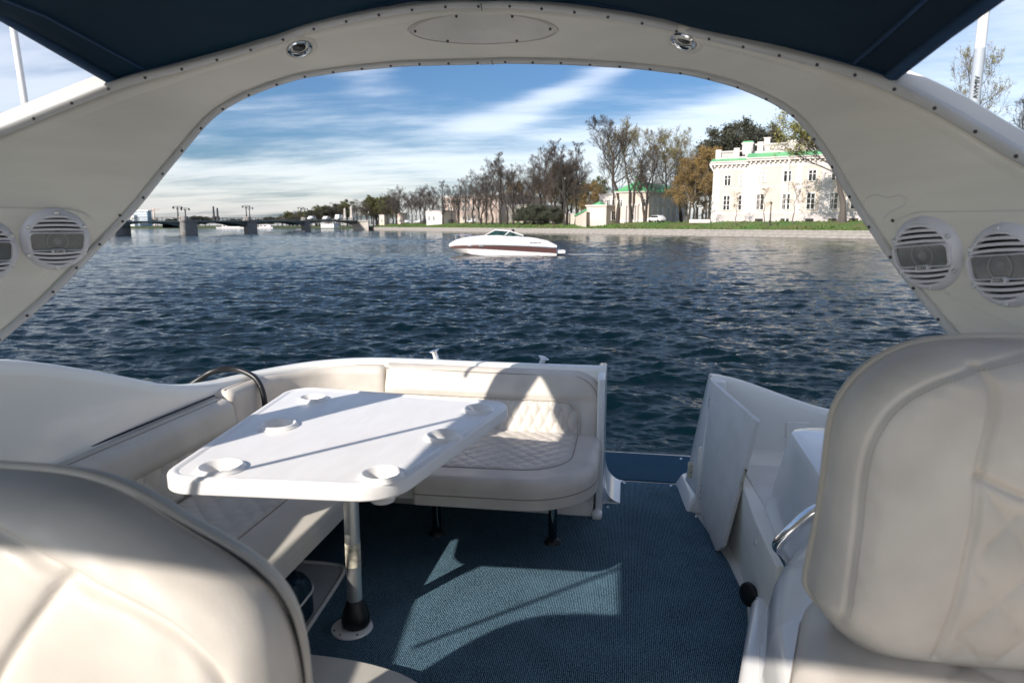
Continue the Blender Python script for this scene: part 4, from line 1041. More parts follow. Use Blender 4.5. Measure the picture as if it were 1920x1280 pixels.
# ------------------------------------------------------------------ trees
def make_tree(seed, H=1., lean=0., limbs=13, spread=.30, start=.22, up=.75, twig_w=.0011, leaf=None, leaf_n=0, leaf_s=.012, droop=0., forks=1, dens=1.0, thick=.021):
    """unit-height tree: (trunk mesh builder, crown builder, leaf builder)"""
    r = random.Random(seed); tr, cr, lf = MB(), MB(), MB()
    def rv(s): return Vector((r.gauss(0,s), r.gauss(0,s), r.gauss(0,s)))
    def sliver(a, b, w0, w1):
        d = b-a
        if d.length < 1e-6: return
        x = d.cross(Vector((r.uniform(-1,1), r.uniform(-1,1), .3))).normalized()*w0; y = d.cross(x).normalized()*w0
        k = w1/w0
        cr.add([a+x, a-x*.5+y*.87, a-x*.5-y*.87, b+x*k, b-x*.5*k+y*.87*k, b-x*.5*k-y*.87*k], [(0,1,4,3),(1,2,5,4),(2,0,3,5)])
    def leaves(p, n):
        for _ in range(n):
            q = p+rv(leaf_s*1.6); a, b = rv(1).normalized()*leaf_s*r.uniform(.5,1.2), rv(1).normalized()*leaf_s*r.uniform(.4,.9)
            lf.add([q-a, q+b, q+a, q-b], [(0,1,2,3)])
    def branch(p, d, L, w, lev):
        n = 3 if lev < 3 else 2; pts = [p]; dd = d.copy()
        for i in range(n):
            dd = (dd+rv(.16 if lev < 3 else .25)+Vector((0,0,(.10 if lev < 2 else .05)-droop*(lev>1)))).normalized(); pts.append(pts[-1]+dd*L/n)
        if lev == 1:
            tr.tube(pts, [w*(1-.7*i/n) for i in range(n+1)], 5, cap=False)
        else:
            for i in range(n): sliver(pts[i], pts[i+1], max(twig_w*.8, w*(1-.6*i/n)), max(twig_w*.7, w*(1-.6*(i+1)/n)))
        if leaf_n and lev >= 3 and r.random() < leaf[0]: leaves(pts[-1], leaf_n); 
        if lev >= 4: return
        kids = {1: 9, 2: 7, 3: 5}[lev]*dens
        for _ in range(int(kids+r.random())):
            t = r.uniform(.22, 1.0); i = min(n-1, int(t*n)); q = pts[i].lerp(pts[i+1], t*n-i)
            ax = rv(1); ax = (ax-dd*ax.dot(dd)).normalized()
            nd = (dd*r.uniform(.7,1.1)+ax*r.uniform(.5,.9)+Vector((0,0,.22))).normalized()
            branch(q, nd, L*r.uniform(.36,.62)*(1.15-.35*t), w*.46, lev+1)
    stems = []
    for f in range(forks):
        a = r.uniform(0, 6.28); pts = [Vector((0,0,-.01))]; n = 9
        off = Vector((math.cos(a), math.sin(a), 0))*(.16 if forks > 1 else 0)
        for i in range(1, n+1):
            t = i/n; b = Vector((lean*t*t, 0, t))+off*(t**1.3 if forks > 1 else 0)+Vector((r.gauss(0,.012), r.gauss(0,.012), 0))
            pts.append(b)
        hgt = 1. if f == 0 else r.uniform(.75,.95); pts = [Vector((p.x, p.y, p.z*hgt)) for p in pts]
        tr.tube(pts, [thick*(1.25 if i == 0 else 1)*(1-.93*(i/n)**.9)+.0012 for i in range(n+1)], 8, cap=False); stems.append(pts)
    for pts in stems:
        for i in range(int(limbs/(1 if forks == 1 else forks*.7))):
            t = start+(1-start)*((i+r.random())/limbs*(1 if forks == 1 else forks*.7)); t = min(.99, t); k = t*9; j = min(8, int(k)); p = pts[j].lerp(pts[j+1], k-j)
            a = i*2.4+r.uniform(-.5,.5); e = up*r.uniform(.75,1.25)
            d = Vector((math.cos(a)*math.cos(e), math.sin(a)*math.cos(e), math.sin(e)))
            L = spread*(1.12-.75*((t-start)/(1-start))**1.5)*r.uniform(.75,1.2)
            branch(p, d, L, thick*(1-.9*t)*.40+.0012, 1)
    return tr, cr, lf
def make_conifer(seed):
    r = random.Random(seed); tr, lf = MB(), MB()
    tr.tube([(0,0,-.01),(.005,0,.5),(.0,.01,1.)], [.017,.011,.001], 7, cap=False)
    for i in range(70):
        t = .12+.88*(i/70)**.9; a = i*2.4+r.uniform(-.4,.4); L = (.05+.20*(1-t)**.7)*r.uniform(.6,1.15); e = .15-.35*(1-t)+r.gauss(0,.1)
        d = Vector((math.cos(a)*math.cos(e), math.sin(a)*math.cos(e), math.sin(e))); p0 = Vector((0,0,t))
        tr.tube([p0, p0+d*L], [.003,.0008], 4, cap=False)
        for k in range(int(26*L/.15)+5):
            q = p0+d*L*r.uniform(.2,1.05)+Vector((r.gauss(0,.012), r.gauss(0,.012), r.gauss(0,.008)-.006))
            s_ = r.uniform(.008,.020); v1 = (d+Vector((r.gauss(0,.6), r.gauss(0,.6), r.gauss(-.2,.4)))).normalized()*s_; v2 = v1.cross(Vector((r.gauss(0,1), r.gauss(0,1), 1))).normalized()*s_*.35
            lf.add([q-v1, q+v2, q+v1, q-v2], [(0,1,2,3)])
    return tr, None, lf
KIND = {}
def tree_kind(key, mbs, bark, twig, leafm):
    root = thing('tree', None, None)
    tr, cr, lf = mbs
    tr.build('trunk', bark, root, fix=False)
    if cr is not None and cr.f:
        if lf.f and leafm:
            c = cr.build('crown', twig, root, smooth=False, fix=False); lf.build('foliage', leafm, root, smooth=False, fix=False)
        else: cr.build('crown', twig, root, smooth=False, fix=False)
    else: lf.build('crown', leafm, root, smooth=False, fix=False)
    KIND[key] = [root, False]
tree_kind('bare_a', make_tree(1, limbs=17, spread=.30, up=.85, dens=.78, thick=.017), BARK, TWIG, None)
tree_kind('bare_b', make_tree(2, limbs=15, spread=.34, up=.75, start=.26, dens=.78, thick=.017), BARK, TWIG, None)
tree_kind('bare_c', make_tree(3, limbs=16, spread=.27, up=1.0, start=.2, forks=2, dens=.78, thick=.017), BARK, TWIG, None)
tree_kind('bare_d', make_tree(4, limbs=18, spread=.24, up=1.05, start=.15, dens=.78, thick=.017), BARK, TWIG, None)
tree_kind('bare_e', make_tree(5, limbs=13, spread=.33, up=.7, start=.36, lean=-.16, thick=.024), BARK, TWIG, None)
tree_kind('willow', make_tree(6, limbs=11, spread=.34, up=.7, start=.45, lean=.10, leaf=(.22,), leaf_n=3, leaf_s=.007, thick=.017, dens=.75), BARK, TWIG2, LEAFY)
tree_kind('willow_b', make_tree(16, limbs=9, spread=.33, up=.8, start=.4, lean=.02, leaf=(.25,), leaf_n=3, leaf_s=.007, forks=2, thick=.016, dens=.75), BARK, TWIG2, LEAFY)
tree_kind('budding', make_tree(7, limbs=15, spread=.32, up=.6, start=.2, leaf=(.42,), leaf_n=3, leaf_s=.012), BARK, TWIG2, LEAFG)
tree_kind('russet', make_tree(8, limbs=15, spread=.38, up=.5, start=.27, leaf=(.6,), leaf_n=3, leaf_s=.012), BARK2, TWIG2, LEAFO)
tree_kind('dark', make_conifer(9), BARK, None, LEAFD)
tree_kind('dark_b', make_tree(12, limbs=15, spread=.30, up=.35, start=.35, leaf=(.38,), leaf_n=3, leaf_s=.014, droop=.05), BARK, TWIG, LEAFD)
tree_kind('sapling', make_tree(10, limbs=9, spread=.26, up=.8, start=.38, dens=.6, thick=.012, twig_w=.002), BARK2, TWIG2, None)
tree_kind('shrub', make_tree(13, limbs=16, spread=.55, up=.5, start=.05, leaf=(.8,), leaf_n=4, leaf_s=.03, forks=3), BARK, TWIG, LEAFD)
tree_kind('leaning', make_tree(14, limbs=19, spread=.62, up=.30, start=.5, lean=-.34, leaf=(.6,), leaf_n=5, leaf_s=.013, thick=.045, dens=.75), BARK2, BARK, LEAFY)
NAMES = dict(bare_a='bare_tree', bare_b='bare_tree', bare_c='bare_tree', bare_d='bare_tree', bare_e='bare_tree', willow='willow_tree', willow_b='willow_tree', budding='budding_tree', russet='russet_tree', dark='conifer_tree', dark_b='pine_tree', sapling='sapling', shrub='shrub', leaning='leaning_tree')
def inland(px, D): return (at(px, D)-Vector((B0.x, B0.y, 0))).dot(bn)
def ground_z(px, D): return float(np.interp(inland(px, D), [.3,2,5,8,11], [1.2,1.35,1.9,2.5,GZ]))
def on_land(px, D, w):
    while inland(px, D) < w: D += .5
    return D
def plant(kind, px, D, top, label, group=None, base=GZ, wide=1., rot=None, mirror=False, cat='tree'):
    if base == GZ: D = on_land(px, D, 6.5); base = ground_z(px, D)-.05
    root, used = KIND[kind]
    o = root if not used else copy_tree(root)
    KIND[kind][1] = True
    Ht = hz(top, D)-base
    o.location = at(px, D, base); o.scale = (Ht*wide*(-1 if mirror else 1), Ht*wide, Ht)
    o.rotation_euler = (0, 0, random.uniform(0, 6.28) if rot is None else rot)
    o.name = NAMES[kind]; tag(o, label, cat, group)
    return o
BANKROT = YAW
# the tall bare group between the pink house and the low pavilion
tall = [('bare_a',922,196,312),('bare_d',938,204,300),('bare_b',912,214,330),('bare_e',950,190,318),('bare_c',962,200,322),('bare_b',1000,188,312),('bare_a',1022,196,292),('bare_d',1040,182,279),('bare_c',1056,190,288),('bare_d',1079,180,283),('bare_b',1072,198,306),('bare_e',1062,172,300),('bare_a',1012,205,305),('bare_c',985,206,330)]
ORD = 'leftmost,second,third,fourth,fifth,sixth,seventh,eighth,ninth,tenth,eleventh,twelfth,thirteenth,rightmost'.split(',')
for i_, (k, px, D, t) in enumerate(sorted(tall, key=lambda q: q[1])): plant(k, px, D, t, ORD[i_]+(' from the left' if 0 < i_ < 13 else '')+' of the tall bare trees in the dark clump by the pavilion', 'bare trees of the dense clump on the lawn', wide=1.05)
# looser trees in front of the green roofed house
plant('bare_e',1158,168,243,'big bare tree with a leaning trunk before the green roofed house, leftmost there', wide=1.0, rot=YAW)
plant('bare_b',1148,176,262,'thin bare tree just behind the big leaning one beside the green roofed house', wide=.8)
plant('willow_b',1183,166,250,'twin stemmed tree with pale yellow buds in front of the green roof chimney', wide=.95)
plant('bare_c',1208,164,268,'dark many stemmed tree standing at the lit corner of the green roofed house', wide=.9)
plant('willow',1216,166,272,'slim tree leaning away from the corner of the green roofed house', wide=.95, rot=YAW)
plant('willow',1247,178,275,'pale budding tree with a crooked trunk before the shaded side of the green roofed house', wide=1.1, rot=YAW+2)
plant('willow_b',1276,182,262,'tall slim pale tree left of the russet tree', wide=.85)
plant('bare_b',1262,190,292,'thin dark tree behind the shaded end of the green roofed house', wide=.8)
plant('russet',1300,150,318,'russet leaved tree beside the corner of the white palace', wide=1.05)
plant('russet',1284,158,342,'smaller russet tree with bare lower stems left of the palace', wide=1.2)
plant('russet',1322,170,300,'tall russet tree partly behind the palace corner downpipe', wide=.9)
# dark trees behind the palace
for k, px, D, t, lb in (('dark_b',1372,205,250,'broad dark pine rising highest behind the palace roof'),('dark_b',1400,212,256,'dark pine right of the highest pine behind the palace roof'),('dark_b',1345,215,262,'dark pine left of the highest pine behind the palace roof'),('dark',1334,206,262,'narrow dark conifer left of the pines behind the palace'),('dark_b',1360,222,270,'lower dark pine filling between the pines behind the palace'),('bare_b',1430,218,268,'bare tree behind the palace balustrade'),('budding',1452,225,262,'yellowish tree behind the palace attic')):
    plant(k, px, D, t, lb, wide=1.0)
for i, (k, px, D, t) in enumerate([('bare_a',1318,225,292),('bare_c',1290,228,300),('bare_d',1306,240,288),('dark_b',1328,232,290),('bare_d',1268,240,296),('bare_b',1240,245,302),('budding',1098,235,352),('russet',1108,228,356),('budding',1122,240,345),('bare_b',1090,245,330),('bare_a',1132,250,340)]):
    plant(k, px, D, t, ('wood tree crowded behind the russet trees' if px > 1200 else 'wood tree crowded behind the low cream pavilion'), 'trees of the wood behind the houses' if px > 1200 else 'trees of the wood behind the pavilion')
# long row along the embankment street
row = []
for i in range(36):
    px = 672+i*7.2+rng.normal(0,2.2); D = max(235, bank_D(max(700, px))*1.05+rng.uniform(5,45))
    if px > 800: D = bank_D(px)+rng.uniform(14,22)
    if px > 812 and i % 2: continue
    t = np.interp(px, [660,700,760,800,840,880,930], [388,377,367,361,352,342,338])+rng.normal(0,4)
    row.append((['bare_a','bare_b','bare_c','bare_d','budding','bare_b','bare_d','bare_a'][int(rng.integers(8))] if not 690 < px < 725 else 'budding', px, D, t))
for k, px, D, t in row: plant(k, px, D, t, 'brownish tree in the long street row before the pink house', 'trees of the long street row', wide=1.2)
for i in range(9):
    px = 968+i*15+rng.normal(0,3); D = 255+rng.uniform(0,30)
    t = np.interp(px, [880,960,1000,1060,1110], [352,345,338,335,350])+rng.normal(0,6)
    plant(['bare_a','budding','bare_c','bare_b','russet'][int(rng.integers(5))], px, D, t, 'background tree filling in behind the tall bare clump', 'background trees behind the clump', wide=1.1)
# trees on the far bank beyond the bridge
for i in range(44):
    px = 525+i*3.6+rng.normal(0,2) if i < 36 else 690+rng.uniform(0,40); D = 452+rng.uniform(0,60)
    t = np.interp(px, [520,560,600,640,680,720], [406,400,394,386,380,378])+rng.normal(0,2.5)
    plant(['bare_b','budding','bare_a','dark_b','budding','bare_c'][int(rng.integers(6))], px, D, t, 'hazy tree on the far bank showing above the bridge', 'far trees beyond the bridge', base=1.4, wide=1.6)
for i in range(34):
    px = 180+i*11+rng.normal(0,4); D = 520+rng.uniform(0,60)
    plant(['shrub','bare_b','budding'][int(rng.integers(3))], px, D, 412+rng.normal(0,1.5), 'low tree on the far shore behind the bridge arches', 'low far trees behind the bridge', base=1.4, wide=2.0)
# in front of the palace
plant('leaning',1578,118,258,'leaning tree with yellow green sprays in front of the palace, at the window trim', wide=1.0, rot=YAW)
for px, D, t, lb in ((1379,134,365,'thin bare sapling before the palace second window'),(1431,127,358,'thin bare sapling before the palace, just left of the lamp post'),(1486,122,349,'bushy pale sapling before the palace, between the two middle windows'),(1331,136,382,'small thin sapling at the palace corner')):
    plant('sapling', px, D, t, lb, wide=1.2, cat='sapling')
# trees seen over the arch on the right
plant('willow',1792,92,150,'pale budding treetop showing over the arch beside the antenna', wide=.62)
plant('bare_a',1893,105,212,'dark bare treetop over the arch at the picture edge, nearer the antenna', wide=.8)
plant('bare_b',1922,105,208,'dark bare treetop over the arch cut by the picture edge', wide=.8)
for i, (px, t) in enumerate([(1000,394),(1010,392),(982,396),(1036,396)]):
    plant('shrub', px, 178, t, 'low dark shrub at the foot of the tall bare clump', 'shrubs under the clump', wide=1.2, cat='shrub')
for k, (r_, u_) in KIND.items():
    if not u_:
        for c in list(r_.children): bpy.data.objects.remove(c)
        bpy.data.objects.remove(r_)

# ------------------------------------------------------------------ houses
def local(o, ex):
    """maps facade coordinates (a along, d out towards us, z) to the world"""
    o = Vector(o); ex = Vector(ex).normalized(); ez = Vector((0,0,1)); out_ = Vector((ex.y, -ex.x, 0))
    if out_.dot(F0) > 0: out_ = -out_
    return lambda a, d, z: Vector((o.x, o.y, 0)) + ex*a + out_*d + ez*z
WIN = {}
def window(L, par, a, z0, w, h, d=0., mull=2, trans=1, cur=0., framed=.14):
    """window: dark pane set back, white frame bars, surround and sill"""
    f = MB()
    for x0, x1, y0, y1 in ((a-w/2-framed,a-w/2,z0-.1,z0+h+framed),(a+w/2,a+w/2+framed,z0-.1,z0+h+framed),(a-w/2,a+w/2,z0+h,z0+h+framed)):
        f.box((x0,d-.05,y0),(x1,d+.10,y1), L)
    f.box((a-w/2-framed-.06,d-.05,z0-.22),(a+w/2+framed+.06,d+.18,z0-.101), L)
    for k in range(1, mull+1 if mull == 1 else mull):
        x = a-w/2+w*k/(mull if mull > 1 else 2); f.box((x-.07,d-.06,z0-.1),(x+.07,d+.065,z0+h), L)
    for k in range(1, trans+1):
        z = z0+h*(1-k*.34 if trans < 3 else 1-k*.25); f.box((a-w/2,d-.06,z-.04),(a+w/2,d+.06,z+.04), L)
    o = f.build('window', WHITE, par, smooth=False)
    g = MB().box((a-w/2+.01,d-.10,z0-.1),(a+w/2-.01,d+.035,z0+h-.01), L).build('pane', WGLASS if cur < .5 else CURT, None, smooth=False)
    g.parent = o; g.location = -WLOC[par.name]
    return o
# palace
po = at(1399, 140); pe = R0*.884-F0*.467
PL = local(po, pe)
pal = thing('palace', 'white and cream two storey palace with green roof and balustrade on the lawn', 'palace', PL(12,0,GZ))
MB().box((-7,-12,GZ-1.2),(0.,-.62,14.1), PL).build('wall', STUCCO, pal, smooth=False).data.materials[0] = STUCCO
MB().box((0.002,-14,GZ-1.2),(34,-.02,14.55), PL).build('wall', STUCCO, pal, smooth=False)
w = MB()
for a0, a1, d in ((-7.03,-5.7,-.60),(-1.2,.0,-.60),(0,2.35,0),(8.75,9.9,.0),(6.2,6.9,0),(13.2,15.4,.0),(22.3,24.5,0),(32,34,0)): w.box((a0,d-.10,4.2),(a1,d+.035,13.6), PL)
w.box((-7.03,-.68,9.25),(0,-.57,9.55), PL); w.box((0,-.1,9.35),(34,.045,9.62), PL)
w.box((-7.03,-.68,12.9),(0,-.56,14.1), PL); w.box((0,-.1,13.3),(34,.05,14.6), PL)
w.build('white_band', WSTUCCO, pal, smooth=False)
MB().box((-7.2,-.7,GZ-1.2),(0,-.50,4.2), PL).box((0.001,-.1,GZ-1.2),(34.2,.12,4.35), PL).build('plinth', PLINTH, pal, smooth=False)
MB().box((-7.15,-.7,4.2),(0,-.46,4.5), PL).box((.001,-.1,4.35),(34.2,.16,4.65), PL).build('string_course', WSTUCCO, pal, smooth=False)
c = MB()
c.box((-7.6,-13,14.1),(.0,-.05,14.55), PL).box((-7.75,-13,14.55),(0,.10,14.8), PL); c.box((-.45,-14,14.6),(35,.62,15.0), PL).box((-.6,-14,15.0),(35,.80,15.25), PL)
c.build('cornice', WSTUCCO, pal, smooth=False)
mdp = Small('modillion', MB().box((-.16,-.05,-.42),(.16,.42,0)), WSTUCCO, smooth=False)
pb = Matrix(((pe.normalized().x, 0, 0, 0), (pe.normalized().y, 0, 0, 0), (0,0,1,0), (0,0,0,1)))
_o = PL(0,1,0)-PL(0,0,0); PB = Matrix(((pe.normalized().x, _o.x, 0, 0), (pe.normalized().y, _o.y, 0, 0), (0,0,1,0), (0,0,0,1)))
for k in range(9): mdp.put(Matrix.Translation(PL(-6.9+k*.86,-.58,14.1)) @ PB, pal)
for k in range(27): mdp.put(Matrix.Translation(PL(.3+k*.9,.05,14.6)) @ PB, pal)
def slope(a0, a1, d0, z0, d1, z1, nm='roof_slope'):
    return MB().add([PL(a0,d0,z0),PL(a1,d0,z0),PL(a1,d1,z1),PL(a0,d1,z1),PL(a0,d0-.1,z0-.05),PL(a1,d0-.1,z0-.05),PL(a1,d1-.1,z1-.1),PL(a0,d1-.1,z1-.1)], [(0,1,2,3),(4,7,6,5),(0,4,5,1),(1,5,6,2),(2,6,7,3),(3,7,4,0)]).build(nm, GREENR, pal, smooth=False)
slope(-7.75, 0, .12, 14.82, -1.9, 15.5); slope(-.6, 35, .82, 15.27, -1.2, 16.25)
b = MB(); b.box((-6.9,-2.3,15.3),(-.1,-1.9,15.75), PL).box((-6.9,-2.3,16.75),(-.1,-1.9,17.0), PL)
b.box((.6,-1.8,16.0),(34,-1.3,16.6), PL).box((.6,-1.8,17.75),(34,-1.3,18.05), PL); b.build('parapet', WSTUCCO, pal, smooth=False)
for a, d, z0, z1 in ((-6.6,-2.1,15.3,17.3),(-3.0,-2.1,15.3,17.5),(-.7,-2.1,15.3,17.4),(1.6,-1.5,16,18.4),(7.2,-1.5,16,18.4),(8.2,-1.5,16,18.4),(14.3,-1.5,16,18.4),(20.5,-1.5,16,18.4)): MB().box((a-.55,d-.35,z0),(a+.55,d+.35,z1), PL).build('parapet_pier', WSTUCCO, pal, smooth=False)
bal = Small('baluster', MB().lathe([(.09,0),(.13,.06),(.07,.18),(.14,.42),(.15,.55),(.07,.9),(.12,1.0),(.12,1.1)], None, 8), WSTUCCO)
for k in range(12):
    bal.put(Matrix.Translation(PL(-5.8+k*.24,-2.1,15.7)), pal); 
for k in range(24): bal.put(Matrix.Translation(PL(2.5+k*.185,-1.55,16.65)), pal)
for k in range(20): bal.put(Matrix.Translation(PL(9.0+k*.23,-1.55,16.65)), pal)
ch = MB(); ch.box((-2.2,-5,15),(-.2,-3.4,18.3), PL).box((-2.4,-5.1,18.3),(0,-3.3,18.6), PL); ch.box((2.0,-4.2,16),(3.1,-3.2,19.2), PL).box((1.85,-4.3,19.2),(3.25,-3.1,19.4), PL)
ch.build('chimney', WSTUCCO, pal, smooth=False)
MB().box((-2.2,-5.0,18.62),(-.2,-3.4,18.9), PL).build('chimney_cap', GREENR, pal, smooth=False)
at_ = MB().box((8.5,-11,16),(24,-5,19.4), PL).build('attic', WSTUCCO, pal, smooth=False)
MB().add([PL(8.0,-4.5,19.42),PL(24.5,-4.5,19.42),PL(24.5,-11.5,19.42),PL(8.0,-11.5,19.42),PL(11,-7.2,22.0),PL(21.5,-7.2,22.0),PL(21.5,-8.8,22.0),PL(11,-8.8,22.0)], [(0,1,5,4),(1,2,6,5),(2,3,7,6),(3,0,4,7),(4,5,6,7),(3,2,1,0)]).build('attic_roof', GREENR, pal, smooth=False)
def a_of(px, d=0): k = (px-960)/1280; return (k*140-48.0)/(.884+.467*k)
for px, cu_ in ((1356,0),(1384,1)):
    window(PL, pal, a_of(px)+.3, 10.15, 1.15, 1.85, -.62, cur=cu_); window(PL, pal, a_of(px)+.3, 5.25, 1.2, 2.75, -.62, trans=2)
for px, cu_ in ((1421.6,1),(1469,0),(1514.6,0),(1557,0),(1597,0)):
    window(PL, pal, a_of(px), 10.6, 1.25, 1.85, 0, cur=cu_); window(PL, pal, a_of(px), 5.25, 1.35, 2.85, 0, trans=2, mull=2)
    MB().box((a_of(px)-.75,.05,GZ-.2),(a_of(px)+.75,.13,3.35), PL).build('basement_window', WGLASS, pal, smooth=False)
for a, d, z1, fl_ in ((-7.05,-.48,14.2,1),(7.35,.17,15.0,1),(9.0+9,.17,15.0,0)):
    MB().tube([PL(a-.7*(a<0),d+.35,z1+.25),PL(a-.55*(a<0),d+.3,z1-.3),PL(a,d,z1-1.4),PL(a,d,GZ+.3),PL(a-.1,d+.25,GZ+.05)], [.30,.22,.11,.11,.13], 10).build('downpipe', WHITE, pal)
MB().box((-11.5,-.3,GZ-.2),(-7.2,.25,3.25), PL).build('garden_wall', WSTUCCO, pal, smooth=False)

def quad_house(name, label, pA, pB, depth, z1, wall, cat='house', z0=GZ-1.2):
    """box house with its front from pA to pB; returns (local map, length, thing)"""
    ex = (pB-pA); L = local(pA, ex); ln = ex.length
    t = thing(name, label, cat, L(ln/2,-depth/2,GZ))
    MB().box((0,-depth,z0),(ln,0,z1), L).build('wall', wall, t, smooth=False)
    return L, ln, t
# green roofed house: lit gable front and long shaded side
HA, HB = at(1153,168), at(1215,164)
L, ln, hs_ = quad_house('green_roofed_house', 'cream house with bright green hipped roof and a shaded long side', HA, HB, 34, 9.7, STUCCO)
MB().box((-.3,-34.3,9.72),(ln+.3,.35,10.0), L).box((.0,-.1,GZ),(ln,.06,3.4), L).build('cornice', WSTUCCO, hs_, smooth=False)
MB().add([L(-.4,.45,10.02),L(ln+.4,.45,10.02),L(ln+.4,-34.4,10.02),L(-.4,-34.4,10.02),L(ln/2-.4,-4,12.6),L(ln/2+.4,-4,12.6),L(ln/2+.4,-31,12.6),L(ln/2-.4,-31,12.6)], [(0,1,5,4),(1,2,6,5),(2,3,7,6),(3,0,4,7),(4,5,6,7),(3,2,1,0)]).build('roof', GREENR, hs_, smooth=False)
MB().box((3.2,-6,11),(5.4,-4.4,13.4), L).build('chimney', STUCCO, hs_, smooth=False); MB().box((3.0,-6.2,13.42),(5.6,-4.2,13.8), L).box((3.9,-5.6,13.8),(4.7,-4.8,14.4), L).build('chimney_cap', GREENR, hs_, smooth=False)
LS = lambda a, d, z: L(ln+d, -a, z)
for k in range(7):
    window(LS, hs_, 3+k*4.3, 4.2, 1.2, 2.2, 0.0); window(LS, hs_, 3+k*4.3, 7.2, 1.0, 1.3, 0.0, trans=1)
    MB().box((4.9+k*4.3,-.02,GZ),(5.25+k*4.3,.16,9.7), LS).build('pilaster', WSTUCCO, hs_, smooth=False)
for k in range(9): MB().box((2+k*3.4,.3,10.05),(2.5+k*3.4,.5,10.7), LS).build('roof_bracket', GREENR, hs_, smooth=False)
MB().add([L(2.4,.30,6.6),L(5.8,.30,6.6),L(5.8,.05,6.6),L(2.4,.05,6.6),L(2.2,.4,7.1),L(6.0,.4,7.1),L(6.0,.05,7.1),L(2.2,.05,7.1)], [(0,1,2,3),(4,7,6,5),(0,4,5,1),(1,5,6,2),(2,6,7,3),(3,7,4,0)]).build('entablature', WSTUCCO, hs_, smooth=False)
for a in (2.7, 3.4, 4.9, 5.6): MB().tube([L(a,.22,GZ),L(a,.22,6.6)], [.22,.18], 10).build('column', PLINTH, hs_)
MB().box((3.6,-.02,GZ),(4.7,.05,4.6), L).build('door', WGLASS, hs_, smooth=False)
for a in (1.2, 7.0): window(L, hs_, a, 6.6, .9, 1.5, 0)
# low cream pavilion left of it, with its curved garden wall
L, ln, lp = quad_house('low_pavilion', 'low flat cream pavilion with a panelled wall left of the green roofed house', at(1099,172), at(1136,168), 9, 6.6, STUCCO)
MB().box((-.25,-9.2,6.62),(ln+.25,.25,6.95), L).build('cornice', WSTUCCO, lp, smooth=False)
MB().box((.9,.0,3.3),(ln-.5,.05,5.9), L).build('wall_panel', WSTUCCO, lp, smooth=False)
MB().add([L(.8,-1,6.97),L(3.6,-1,6.97),L(3.6,-4,6.97),L(.8,-4,6.97),L(2.2,-2.5,7.9)], [(0,1,4),(1,2,4),(2,3,4),(3,0,4),(3,2,1,0)]).build('roof', GREENR, lp, smooth=False)
LQ = lambda a, d, z: L(ln+d, -a, z)
window(LQ, lp, 3, 3.4, 1.6, 2.0, 0.)
gw = thing('garden_wall', 'low cream garden wall with a green topped curved end by the pavilion', 'wall', at(1075,170,GZ))
A1, A2, A3 = at(1046,192), at(1078,180), at(1099,170)
LA = local(A1, A2-A1); la = (A2-A1).length
MB().box((0,-.6,GZ-1.2),(la,0,4.9), LA).build('wall', STUCCO, gw, smooth=False); MB().box((-.1,-.7,4.92),(la,.1,5.1), LA).build('coping', WSTUCCO, gw, smooth=False)
cv_ = [A2.lerp(A3, t)+F0*(-1.2*math.sin(math.pi*t)) for t in np.linspace(0, 1, 9)]
MB().grid(np.array([[(p.x,p.y,z) for p, z in zip(cv_, [GZ-1.2]*9)], [(p.x,p.y,4.3+1.3*i/8) for i, p in enumerate(cv_)], [(p.x+F0.x*.5,p.y+F0.y*.5,4.3+1.3*i/8) for i, p in enumerate(cv_)]])).build('curved_wall', STUCCO, gw)
MB().tube([(p.x+F0.x*.2,p.y+F0.y*.2,4.45+1.3*i/8) for i, p in enumerate(cv_)], .28, 8).build('green_cap', GREENR, gw)
# white house behind
L, ln, wh = quad_house('white_house', 'plain white house with small dark windows behind the leaning bare tree', at(1122,205), at(1152,203), 12, hz(368,204), WSTUCCO)
for a in (1.0, 2.9, 4.4):
    for z in (5.2, 8.0): window(L, wh, a, z, .8, 1.2, 0)
MB().box((-.2,-12.2,hz(368,204)+.01),(ln+.2,.2,hz(368,204)+.35), L).build('cornice', PLINTH, wh, smooth=False)
# yellow house and the long pink house behind the bare trees
L, ln, yh = quad_house('cream_house', 'cream two storey house seen through the gaps of the tall bare trees', at(948,232), at(1000,222), 14, hz(387,227), STUCCO)
for k in range(4):
    for z in (4., 6.6): window(L, yh, 1.3+k*2.2, z, .9, 1.4, 0)
MB().box((-.2,-14.2,hz(387,227)+.01),(ln+.2,.25,hz(387,227)+.4), L).build('cornice', WSTUCCO, yh, smooth=False)
L, ln, ph = quad_house('pink_house', 'long tall pinkish building behind the street trees', at(829,262), at(935,242), 26, hz(371,252), PINK)
MB().box((-.25,-26.2,hz(371,252)+.01),(ln+.2,.3,hz(371,252)+.5), L).build('cornice', WSTUCCO, ph, smooth=False)
for k in range(8):
    for z in (4., 7.2, 10.0): window(L, ph, 1.6+k*2.6, z, 1.0, 1.5, 0)
MB().box((-.02,-26,GZ),(.0,0,3.), L).build('plinth', PLINTH, ph, smooth=False)
L, ln, sh_ = quad_house('white_annex', 'low white annex in front of the pink building near the street', at(800,258), at(830,252), 10, hz(397,255), WSTUCCO)
for k in range(2): window(L, sh_, 1.6+k*2.6, 4., .9, 1.5, 0)
MB().box((-.2,-10.2,hz(397,255)+.01),(ln+.2,.2,hz(397,255)+.3), L).build('roof', PLINTH, sh_, smooth=False)
L, ln, cw = quad_house('street_wall', 'low pale wall between the tall bare trees and the pavilion', at(1004,205), at(1046,190), 1, hz(399,198), WSTUCCO, cat='wall')
MB().box((0,-1.1,hz(399,198)+.01),(ln,.1,hz(399,198)+.2), L).build('coping', PLINTH, cw, smooth=False)
